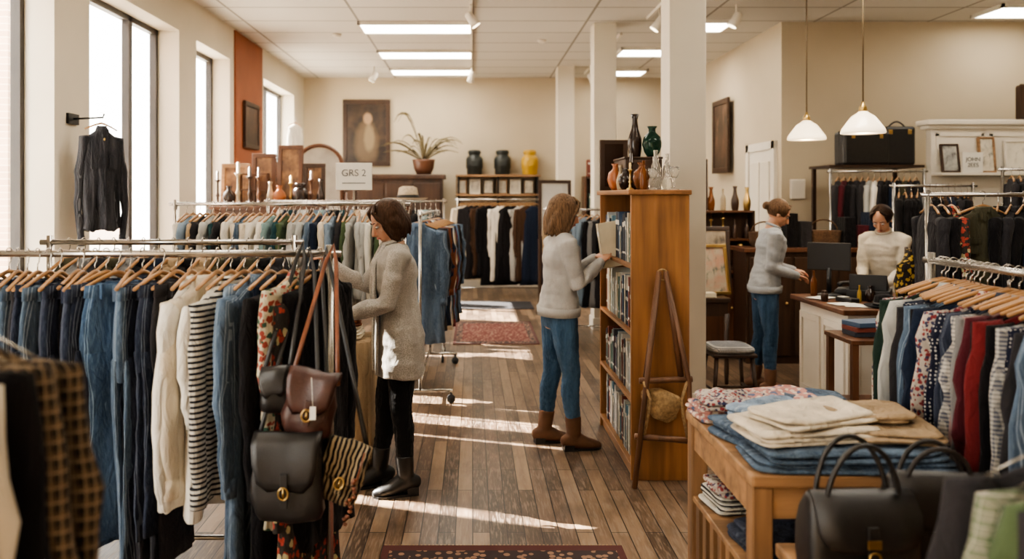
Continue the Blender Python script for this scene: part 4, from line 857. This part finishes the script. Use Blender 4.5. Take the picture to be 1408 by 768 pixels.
dr=root('dresser','dark wooden dresser under the windows with antiques','dresser',(-2.35,9.3,0))
G().bb(-.6,.6,-.2,.2,0,1.5).obj('body',midw,parent=dr,bev=.006); G().bb(-.64,.64,-.24,.22,1.5,1.54).obj('dresser_top',midw,parent=dr,bev=.006)
for k in range(2):
    for j in range(4):
        dd=G().bb(-.57+k*.58,-.01+k*.58,-.22,-.2,.1+j*.34,.4+j*.34).obj('drawer',midw,parent=dr,bev=.005); G().ell((-.29+k*.58,-.235,.25+j*.34),(.018,.015,.018)).obj('knob',brass,parent=dd)
DZ=1.541
names=['dark wooden','dark brown','bone turned','dark wooden','brown wooden','bone coloured','orange','brass','dark lidded','brown turned','dark tall']
for i in range(11):
    x=-2.92+i*.118; kk=['stick','round','stick','stick','stick','tall','round','stick','jar','stick','tall'][i]; mm=[darkw,dkc,bng,darkw,midw,bng,orc,brass,dkc,midw,dkc][i]; nm={'stick':'candlestick','jar':'jar'}.get(kk,'vase')
    vase(kk,(x,9.16+.05*(i%2),DZ),mm,names[i]+' %s on the antique dresser'%nm,R(1.0,1.6) if kk=='stick' else (R(.9,1.2) if kk!='jar' else .6),nm,nm,16)
for x,w_,h_,mt in ((-2.80,.34,.5,tabw),(-2.47,.28,.62,midw),(-2.16,.3,.72,midw),(-1.87,.26,.5,darkw)):
    frame((x,9.43,DZ),w_,h_,mt,MC['brown_canvas'],'brown wooden framed picture on the dresser',R(-.1,.1),-.1,.05)
bxs=root('shelf_box','open brown wooden box shelf standing on dresser','box',(-2.55,9.32,DZ)); g=G(); g.bb(-.17,.17,-.05,.06,0,.02); g.bb(-.17,.17,-.05,.06,.36,.38); g.bb(-.17,-.15,-.05,.06,.02,.36); g.bb(.15,.17,-.05,.06,.02,.36); g.bb(-.15,.15,-.05,.06,.18,.195); g.obj('frame',midw,parent=bxs,bev=.003)
mi_=root('standing_mirror','arched pale mirror on wooden stand behind the dresser','mirror',(-1.95,10.2,0),(0,0,.3))
g=G(); arch=[(-.28,1.0)]+[(-.28*math.cos(PI*i/14),2.05+.25*math.sin(PI*i/14)) for i in range(15)]+[(.28,1.0)]
g.tube([(x,0,z) for x,z in arch],.028,8,closed=True); g.obj('frame',midw,parent=mi_)
g=G(); g.rings([[V((x*.93,yy,z)) for x,z in arch] for yy in(-.008,.008)],sm=False); g.obj('mirror_glass',plain('pale_mirror',(.6,.58,.52),.15,.3),parent=mi_)
for s in(-1,1): G().tube([(s*.33,.0,0),(s*.33,0,1.7)],.022).obj('stand_post',midw,parent=mi_); G().tube([(s*.33,-.2,.02),(s*.33,.2,.02)],.02).obj('foot',midw,parent=mi_)
wd=root('wardrobe','carved dark wooden wardrobe near the terracotta panel','wardrobe',(-2.5,11.0,0))
G().bb(-.4,.4,-.25,.25,0,1.9).obj('body',darkw,parent=wd,bev=.006); g=G(); g.rings([[V((.44*math.cos(a),-.27,1.9+.22*math.sin(a))) for a in [PI*i/12 for i in range(13)]],[V((.44*math.cos(a),.25,1.9+.22*math.sin(a))) for a in [PI*i/12 for i in range(13)]]],sm=False); g.obj('crown',midw,parent=wd)
for s in(-1,1):
    dd=G().bb(min(s*.01,s*.38),max(s*.01,s*.38),-.28,-.25,.1,1.85).obj('door',midw,parent=wd,bev=.01); G().ell((s*.05,-.3,1.0),(.015,.015,.015)).obj('knob',brass,parent=dd)
frame((XL+.05,10.9,2.3),.7,.62,darkw,MC['dark_canvas'],'dark framed picture on the terracotta panel',PI/2,0,.06)
hs_=root('hat_stand','wooden hat stand with round top among racks','hat stand',(-.72,8.9,0)); G().lathe([(0,0),(.2,0),(.2,.02),(.03,.04),(.02,.1),(.018,1.55),(.07,1.6),(.08,1.64),(0,1.66)]).obj('pole',midw,parent=hs_)
hat((-.72,8.9,1.62),plain('straw',(.42,.34,.24),.8,0,.2,40),'woven straw hat with black band on stand',s=1.25)
# ------------------------------------------------------------------ people
def bake(g,name,mat,vox=.008,sm=3,disp=None):
    me=g.mesh(name); o=bpy.data.objects.new('tmp',me); col.objects.link(o)
    r=o.modifiers.new('r','REMESH'); r.mode='VOXEL'; r.voxel_size=vox; r.use_smooth_shade=True
    s=o.modifiers.new('s','SMOOTH'); s.iterations=sm; s.factor=.5
    dg=bpy.context.evaluated_depsgraph_get(); dg.update(); nm=bpy.data.meshes.new_from_object(o.evaluated_get(dg)); bpy.data.objects.remove(o)
    if disp:
        for v in nm.vertices:
            v.co+=v.normal*disp(v.co)
    nm.materials.clear(); nm.materials.append(mat)
    for p in nm.polygons: p.use_smooth=True
    nm.name=name; return nm
def ik(a,c,l1,l2,hint):
    d=c-a; D=min(d.length,(l1+l2)*.9995); u=d.normalized(); x=(l1*l1-l2*l2+D*D)/(2*D); h=math.sqrt(max(0,l1*l1-x*x))
    hn=V(hint); hn=(hn-u*hn.dot(u)).normalized(); return a+u*x+hn*h, a+u*D
skin=plain('skin',(.47,.25,.16),.5,0,.05,8,.4); skin.node_tree.nodes['Principled BSDF'].inputs['Subsurface Weight'].default_value=.1
lipm=plain('lips',(.33,.10,.08),.45); eyew=plain('eye_white',(.5,.47,.43),.3); iris=plain('iris',(.03,.018,.012),.2)
def person(label,loc,yaw,S=1,lean=0,pitch=0,hyaw=0,LH=None,RH=None,LE=(0,.3,-1),RE=(0,-.3,-1),LA=(.0,.1),RA=(.0,-.1),top='sweater',topm=None,hem=.86,pant=None,boot=None,hairc=(.1,.05,.03),hair='bob',curl=.5,heel=0,lfy=0,rfy=0):
    Rl=Matrix.Rotation(lean,3,'Y'); pv=V((0,0,.93))
    def U(p): p=V(p); k=max(0,min(1,(p.z-.85)/.25)); return pv+Matrix.Rotation(lean*k,3,'Y')@(p-pv)
    hc=U((.0,0,1.47)); HR=Rl@Matrix.Rotation(hyaw,3,'Z')@Matrix.Rotation(pitch,3,'Y')
    def Hd(p): return hc+HR@(V(p)-V((0,0,1.47)))
    sh={1:U((-.005,.158,1.35)),-1:U((-.005,-.158,1.345))}
    hip={1:V((0,.085,.87)),-1:V((0,-.085,.87))}
    arms={};legs={}
    for s,H_,E_ in((1,LH,LE),(-1,RH,RE)):
        el,wr=ik(sh[s],V(H_),.275,.245,E_); arms[s]=(sh[s],el,wr)
    for s,A_ in((1,LA),(-1,RA)):
        an=V((A_[0],A_[1],.085+heel)); ll=(an-hip[s]).length*(A_[2] if len(A_)>2 else .5006); kn,an=ik(hip[s],an,ll,ll,(1,s*.05,0)); legs[s]=(hip[s],kn,an,A_)
    def torso(g,inf,z0,z1,flare=0):
        P_=[];r=[]
        for z,a,b in ((.78,.12,.085),(.86,.158,.108),(.93,.152,.105),(1.04,.122,.09),(1.14,.128,.095),(1.24,.145,.108),(1.31,.155,.098),(1.365,.13,.075),(1.40,.075,.055),(1.43,.052,.05)):
            if z<z0-.001 or z>z1: continue
            if z==.78 and z0<.78: continue
            k=inf if z<1.36 else inf*.6
            P_.append(U((0.008 if 1.1<z<1.32 else 0,0,z))); r.append((a+k+flare*max(0,1.1-z),b+k+flare*max(0,1.1-z)))
        if z0<.78 or z0 not in(.78,.86,.93):
            if z0<.78: P_.insert(0,U((0,0,.76))); r.insert(0,(.16+inf+flare*.25,.11+inf+flare*.25))
            P_.insert(0,U((0,0,z0))); r.insert(0,(.156+inf+flare*(1.1-z0)*.7,.108+inf+flare*(1.1-z0)*.7))
        g.tube(P_,r,28,side=(0,1,0))
    def arm(g,s,inf,end=1.0):
        a,e,w=arms[s]; pts=[a+V((0,-s*.05,.005)),a,a.lerp(e,.45),e,e.lerp(w,.35),e.lerp(w,end)]
        rr=[.045+inf,.05+inf,.041+inf,.036+inf*1.1,.035+inf,.025+inf*.8]; g.tube(pts,rr,16,rnd=True)
    def leg(g,s,inf,end=1.0,lo=0):
        h,k,a,_=legs[s]; pts=[h+V((0,0,.03)),h.lerp(k,.35),k,k.lerp(a,.3)+V((-.012,0,0)),k.lerp(a,.75),k.lerp(a,end)]
        rr=[.088+inf,.078+inf,.053+inf,.053+inf,.036+inf+lo,.032+inf+lo]; g.tube(pts,rr,18,rnd=True)
    def foot(g,s,inf):
        a=legs[s][2]; ya=(lfy if s>0 else rfy); F=Matrix.Rotation(ya,3,'Z')
        pp=[(-.055,.04),(-.03,.045),(.03,.045),(.09,.032),(.14,.026),(.165,.022)]; rr=[(.026,.034),(.034,.042),(.037,.044),(.043,.03),(.036,.023),(.022,.018)]
        off=-heel
        g.tube([a+F@V((x,0,q-.085+(off*(max(0,x)/.165)**.7 if x>0 else 0))) for x,q in pp],[(p+inf,q+inf) for p,q in rr],16,rnd=True,side=(0,1,0)); g.tube([a+V((0,0,.05)),a+V((0,0,-.04))],[.036+inf]*2,14,rnd=True)
    g=G(); torso(g,0,.78,1.43)
    g.tube([U((-.01,0,1.38)),U((-.004,0,1.43)),Hd((.0,0,1.5))],[.06,.05,.048],16)
    g.tube([U((0,-.13,1.355)),U((0,.13,1.355))],[.048,.048],14,rnd=True)
    M3=HR
    g.ell(Hd((-.008,0,1.565)),(.092,.074,.093),M3,20); g.ell(Hd((.022,0,1.515)),(.066,.058,.075),M3,16); g.ell(Hd((.055,0,1.468)),(.03,.03,.022),M3,12)
    g.tube([Hd((.084,0,1.555)),Hd((.1,0,1.53)),Hd((.108,0,1.513)),Hd((.092,0,1.503))],[.008,.011,.0145,.011],10,rnd=True)
    for s in(-1,1):
        g.ell(Hd((.055,s*.038,1.52)),(.024,.02,.022),M3,10); g.ell(Hd((-.008,s*.074,1.53)),(.018,.008,.03),M3,10)
        g.ell(Hd((.072,s*.03,1.568)),(.016,.024,.008),M3,10)
    g.ell(Hd((.082,0,1.482)),(.012,.022,.009),M3,10)
    for s in(-1,1):
        arm(g,s,0); leg(g,s,0); foot(g,s,0)
        a,e,w=arms[s]; d=(w-e).normalized(); up=V((0,0,1)); lat=d.cross(up); lat=lat.normalized() if lat.length>.2 else V((0,1,0))
        nrm=lat.cross(d).normalized()
        thumbside=lat*(-1 if (lat.y*s>0) else 1)
        pe=w+d*.08
        g.tube([w-d*.01,w+d*.025,w+d*.055,pe],[(.024,.018),(.033,.015),(.039,.0145),(.038,.012)],14,rnd=True,side=lat)
        for i,(o,ln) in enumerate(((-.029,.066),(-.0098,.076),(.0098,.071),(.029,.055))):
            p=pe-d*.006-thumbside*o; q=[p]; dd=d.copy()
            for j in range(3):
                ang=curl*(.5+.5*j)*(1+.12*i); dd=(dd*math.cos(ang*.8)-nrm*math.sin(ang*.8)).normalized()
                q.append(q[-1]+dd*ln*(.42,.32,.26)[j])
            g.tube(q,[.0088,.0082,.0076,.0062],8,rnd=True)
        tp=w+d*.028+thumbside*.028; g.tube([tp,tp+thumbside*.022+d*.022-nrm*.008,tp+thumbside*.03+d*.048-nrm*.018,tp+thumbside*.024+d*.066-nrm*.024],[.0125,.011,.0095,.0075],8,rnd=True)
    body=bpy.data.objects.new('person',bake(g,'person',skin,.0055,3)); col.objects.link(body)
    fin(body,None,label,'person',loc,(0,0,yaw)); body.scale=(S,S,S)
    def kid(name,me,lb=None):
        o=bpy.data.objects.new(name,me); col.objects.link(o); o.parent=body
        if lb: o['label']=lb
        return o
    for s in(-1,1):
        g=G(); g.ell(Hd((.0755,s*.031,1.548)),(.011,.014,.006),M3,12); g.ell(Hd((.082,s*.031,1.546)),(.0058,.0065,.0055),M3,10,1); g.obj('eye',[eyew,iris],parent=body)
        G().tube([Hd((.088,s*.013,1.569)),Hd((.086,s*.033,1.576)),Hd((.07,s*.05,1.568))],[.0025,.003,.0018],6).obj('eyebrow',plain('brow_%.2f'%hairc[0],dk(hairc,.7),.8),parent=body)
    G().tube([Hd((.085,-.02,1.482)),Hd((.0945,-.006,1.485)),Hd((.0945,.006,1.485)),Hd((.085,.02,1.482))],[(.003,.004),(.007,.006),(.007,.006),(.003,.004)],8,rnd=True).obj('lips',lipm,parent=body)
    def folds(co): return .010*noise.noise(V((co.x*8,co.y*8,co.z*14)))+.0045*noise.noise(V((co.x*18,co.y*18,co.z*34+3)))
    g=G(); inf=.018 if top=='sweater' else .024
    torso(g,inf,hem,1.42,.06 if top=='sweater' else .02)
    for s in(-1,1): arm(g,s,.014 if top=='sweater' else .016,.97)
    g.tube([U((0,-.13,1.355)),U((0,.13,1.355))],[.06,.06],14,rnd=True)
    kid(top,bake(g,'top',topm,.009,6,folds))
    g=G(); q=[];nk=18
    for i in range(nk):
        a=2*PI*i/nk; q.append(U((.004+.058*math.cos(a),.062*math.sin(a),1.425-.016*math.cos(a))))
    g.tube(q,.011 if top=='sweater' else .014,8,closed=True); g.obj('neckband',topm,parent=body)
    for s in(-1,1):
        a,e,w=arms[s]; G().tube([e.lerp(w,.86),e.lerp(w,1.0)],[.038,.036],16,rnd=True).obj('cuff',topm,parent=body)
    if top=='sweater':
        f0=.158+.018+.06*(1.1-hem)*.7; f1=.11+.018+.06*(1.1-hem)*.7
        G().tube([U((0,0,hem-.012)),U((0,0,hem+.045))],[(f0+.0,f1+.0),(f0+.006,f1+.006)],32,side=(0,1,0)).obj('hem_band',topm,parent=body)
    else:
        g=G()
        for s in(-1,1): g.tube([U((.06,s*.04,1.41)),U((.125,s*.055,1.3)),U((.14,s*.06,1.15)),U((.135,s*.06,1.0)),U((.142,s*.065,.85)),U((.138,s*.065,hem+.02))],[(.022,.012)]*6,10,side=(0,1,0))
        g.obj('lapel',topm,parent=body)
        G().tube([U((.05,0,1.405)),U((.108,0,1.3)),U((.122,0,1.15)),U((.125,0,.95)),U((.128,0,.88))],[(.035,.02),(.045,.018),(.05,.018),(.055,.016),(.055,.014)],14,side=(0,1,0)).obj('shirt',PAL['midd'][0],parent=body)
    g=G(); P_=[(.79,.135,.098),(.86,.163,.114),(.93,.157,.11),(1.0,.132,.098)]
    g.tube([U((0,0,z)) for z,_,_ in P_],[(a,b) for _,a,b in P_],26,side=(0,1,0))
    for s in(-1,1): leg(g,s,.008,.97,.004)
    def pf(co): return .005*noise.noise(V((co.x*14,co.y*14,co.z*9)))+.004*noise.noise(V((co.x*20,co.y*20,co.z*(60 if co.z<.6 else 20))))
    kid('trousers',bake(g,'trousers',pant,.009,5,pf))
    for s in(-1,1):
        g=G(); foot(g,s,.008); a=legs[s][2]; k=legs[s][1]; g.tube([a.lerp(k,.3),a.lerp(k,.15),a],[.053,.051,.047],18)
        bo=kid('boot',bake(g,'boot',boot,.007,3)); ya=(lfy if s>0 else rfy); F=Matrix.Rotation(ya,3,'Z')
        g=G(); z=a.z-.085-heel; base=V((a.x,a.y,z))
        ol=[(-.065,-.025),(-.065,.025),(-.02,.036),(.05,.04),(.11,.05),(.155,.04),(.18,.012),(.18,-.012),(.155,-.04),(.11,-.05),(.05,-.04),(-.02,-.036)]
        g.rings([[base+F@V((x*1.02,y,q)) for x,y in ol] for q in(.0,.014)],sm=False)
        ho=[(-.07,-.032),(-.07,.032),(-.005,.036),(-.005,-.036)]; g.rings([[base+F@V((x,y,q)) for x,y in ho] for q in(.0,.018+heel)],sm=False)
        g.obj('sole',rubber,parent=bo)
    hm=MC.get('hair_%.3f'%hairc[0])
    if not hm:
        hm,nt,b=_new('hair_%.3f'%hairc[0]); n=noi(nt,objco(nt,(60,60,5)),2.5,5); L(nt,mix(nt,ramp(nt,n,.35,.65),dk(hairc,.5),dk(hairc,1.35)),b.inputs['Base Color']); b.inputs['Roughness'].default_value=.55; b.inputs['Specular IOR Level'].default_value=.2; b.inputs['Specular Tint'].default_value=(.8,.65,.5,1); bump(nt,b,n,.35,.004); MC['hair_%.3f'%hairc[0]]=hm
    g=G(); g.ell(Hd((-.02,0,1.573)),(.093,.085,.091),M3,20); rnd_=random.Random(3)
    zend={'bob':1.43,'long':1.38,'bun':1.5}[hair]
    ns=56
    for i in range(ns):
        a=(.26+1.48*i/(ns-1))*PI; ca,sa=math.cos(a),math.sin(a); q=[];ph=math.sin(i*.35)*2; rv=rnd_.uniform(-.001,.0015)
        for k in range(9):
            t=k/8*1.5+.12; q.append((-.018+(.094+rv)*math.sin(t)*ca,(.0865+rv)*math.sin(t)*sa,1.573+(.09+rv)*math.cos(t)))
        if hair!='bun':
            lx,ly,lz=q[-1]; ze=zend+rnd_.uniform(-.012,.008)
            for k in range(1,7):
                t=k/6; w=.005*math.sin(t*6+ph); q.append((lx*(1+.14*math.sin(t*PI)-.2*t)+w,ly*(1+.16*math.sin(t*PI)-.18*t)+w,lz+(ze-lz)*t))
        else:
            lx,ly,lz=q[-1]; q.append((lx*.95-.0,ly*.9,lz-.03)); q.append((-.09,ly*.3,1.535))
        g.tube([Hd(p) for p in q],[.0085]*(len(q)-2)+[.007,.004],6,rnd=True)
    if hair!='bun':
        g.ell(Hd((-.05,0,(1.53+zend)/2+.02)),(.048,.072,(1.56-zend)/2),M3,16)
        for s in(-1,1):
            for dy in(0,.012,.024): g.tube([Hd(p) for p in ((.03,s*.01,1.66),(.064,s*(.03+dy),1.634),(.062,s*(.062+dy*.4),1.59),(.038,s*.08,1.54),(.03,s*.084,zend+.06),(.02,s*.072,zend+.0))],[.009,.01,.011,.011,.010,.004],8,rnd=True)
    else:
        g.ell(Hd((-.122,0,1.55)),(.034,.038,.038),M3,14); g.ell(Hd((-.10,0,1.55)),(.03,.032,.03),M3,14)
        for s in(-1,1): g.tube([Hd(p) for p in ((.05,s*.02,1.655),(.045,s*.06,1.62),(.0,s*.083,1.575),(-.06,s*.07,1.55))],[.008,.011,.012,.01],8,rnd=True)
    kid('hair',bake(g,'hair',hm,.004,4))
    return body
rb=plain('brown_suede_boot',(.12,.055,.028),.75,0,.15,20); bbt=plain('black_boot',(.010,.009,.009),.4)
card=cloth('cardigan_knit',(.42,.39,.35),'tweed',(.28,.26,.235)); swm=cloth('grey_sweatshirt',(.46,.45,.43),'tweed',(.40,.39,.38)); swm2=cloth('grey_knit',(.34,.35,.36),'tweed',(.28,.29,.30))
crm=cloth('cream_knit',(.55,.5,.42),'tweed',(.48,.44,.36))
bj=cloth('jeans_blue',(.035,.08,.15),'denim',(.11,.18,.27)); bj2=cloth('jeans_dark',(.022,.05,.095),'denim',(.07,.12,.18)); bp=cloth('black_legging',(.009,.009,.01))
person('woman in grey cardigan and black trousers browsing a rack',(-.41,4.5,0),PI+.25,.985,.07,.42,.15,LH=(.33,.1,1.02),RH=(.36,-.2,1.27),LE=(-.8,.3,-1),RE=(-.3,-.5,-1),LA=(-.02,.08),RA=(.1,-.1),top='cardigan',topm=card,hem=.66,pant=bp,boot=bbt,hairc=(.042,.021,.013),hair='bob',heel=.03)
person('woman in pale grey sweatshirt and jeans reaching to books',(.57,5.3,0),.2,1.0,.03,.25,.05,LH=(.27,.06,1.23),RH=(.26,-.07,1.21),LE=(-.4,.4,-1),RE=(-.3,-.3,-1),LA=(-.07,.09),RA=(.07,-.1),topm=swm,hem=.88,pant=bj,boot=rb,hairc=(.13,.078,.045),hair='long',heel=.02,curl=.7)
person('woman in grey knit sweater and jeans at the counter',(2.5,6.85,0),-.1,.985,.14,.42,.0,LH=(.27,.12,1.03),RH=(.24,-.08,1.0),LE=(-1,.3,-.4),RE=(-1,-.3,-.4),LA=(-.06,.09),RA=(.02,-.1),topm=swm2,hem=.86,pant=bj2,boot=rb,hairc=(.10,.058,.034),hair='bun')
person('woman in cream top with dark bun behind the counter',(3.55,6.85,0),PI+.75,.96,.18,.45,.05,LH=(.32,.1,.97),RH=(.34,-.08,.98),LE=(-.6,.4,-1),RE=(-.6,-.4,-1),topm=crm,hem=.86,pant=bp,boot=bbt,hairc=(.02,.011,.009),hair='bun')
bo=inst('book',BK[2],BM[4]); fin(bo,None,'cream hardback held in the woman\'s hands','book',(.875,5.33,1.17),(0,-.15,.2))
# ------------------------------------------------------------------ lights, world, camera
w=bpy.data.worlds.new('World'); bpy.context.scene.world=w; w.use_nodes=True
bg=w.node_tree.nodes['Background']; bg.inputs[0].default_value=(1,.96,.88,1); bg.inputs[1].default_value=13
s=bpy.data.lights.new('Sun','SUN'); s.energy=90; s.angle=.008; s.color=(1,.93,.82); so=bpy.data.objects.new('Sun',s); col.objects.link(so)
so.rotation_euler=V((3.74,-1.2,-3.15)).to_track_quat('-Z','Y').to_euler()
for x,y,e in ((-.7,10.1,42),(-.7,6.4,30),(2.6,11.8,32),(2.8,6.2,38),(2.6,3.2,24),(-.7,3.4,16),(-.7,13,32),(5.6,7.6,28),(.8,.3,16)):
    l=bpy.data.lights.new('panel_light','AREA'); l.shape='RECTANGLE'; l.size=1.3; l.size_y=.5; l.energy=e; l.color=(1,.91,.77)
    o=bpy.data.objects.new('panel_light',l); o.location=(x,y,CZ-.06); col.objects.link(o)
cam=bpy.data.cameras.new('Camera'); co=bpy.data.objects.new('Camera',cam); col.objects.link(co)
co.location=(0,0,1.65); co.rotation_euler=(PI/2,0,0); cam.lens=28.125; cam.sensor_width=36; cam.shift_x=.03835; cam.shift_y=-.081; cam.clip_start=.05
cam.dof.use_dof=True; cam.dof.focus_distance=4.0; cam.dof.aperture_fstop=1.9
bpy.context.scene.camera=co
vs=bpy.context.scene.view_settings; vs.view_transform='AgX'; vs.look='AgX - Medium High Contrast'; vs.exposure=.1
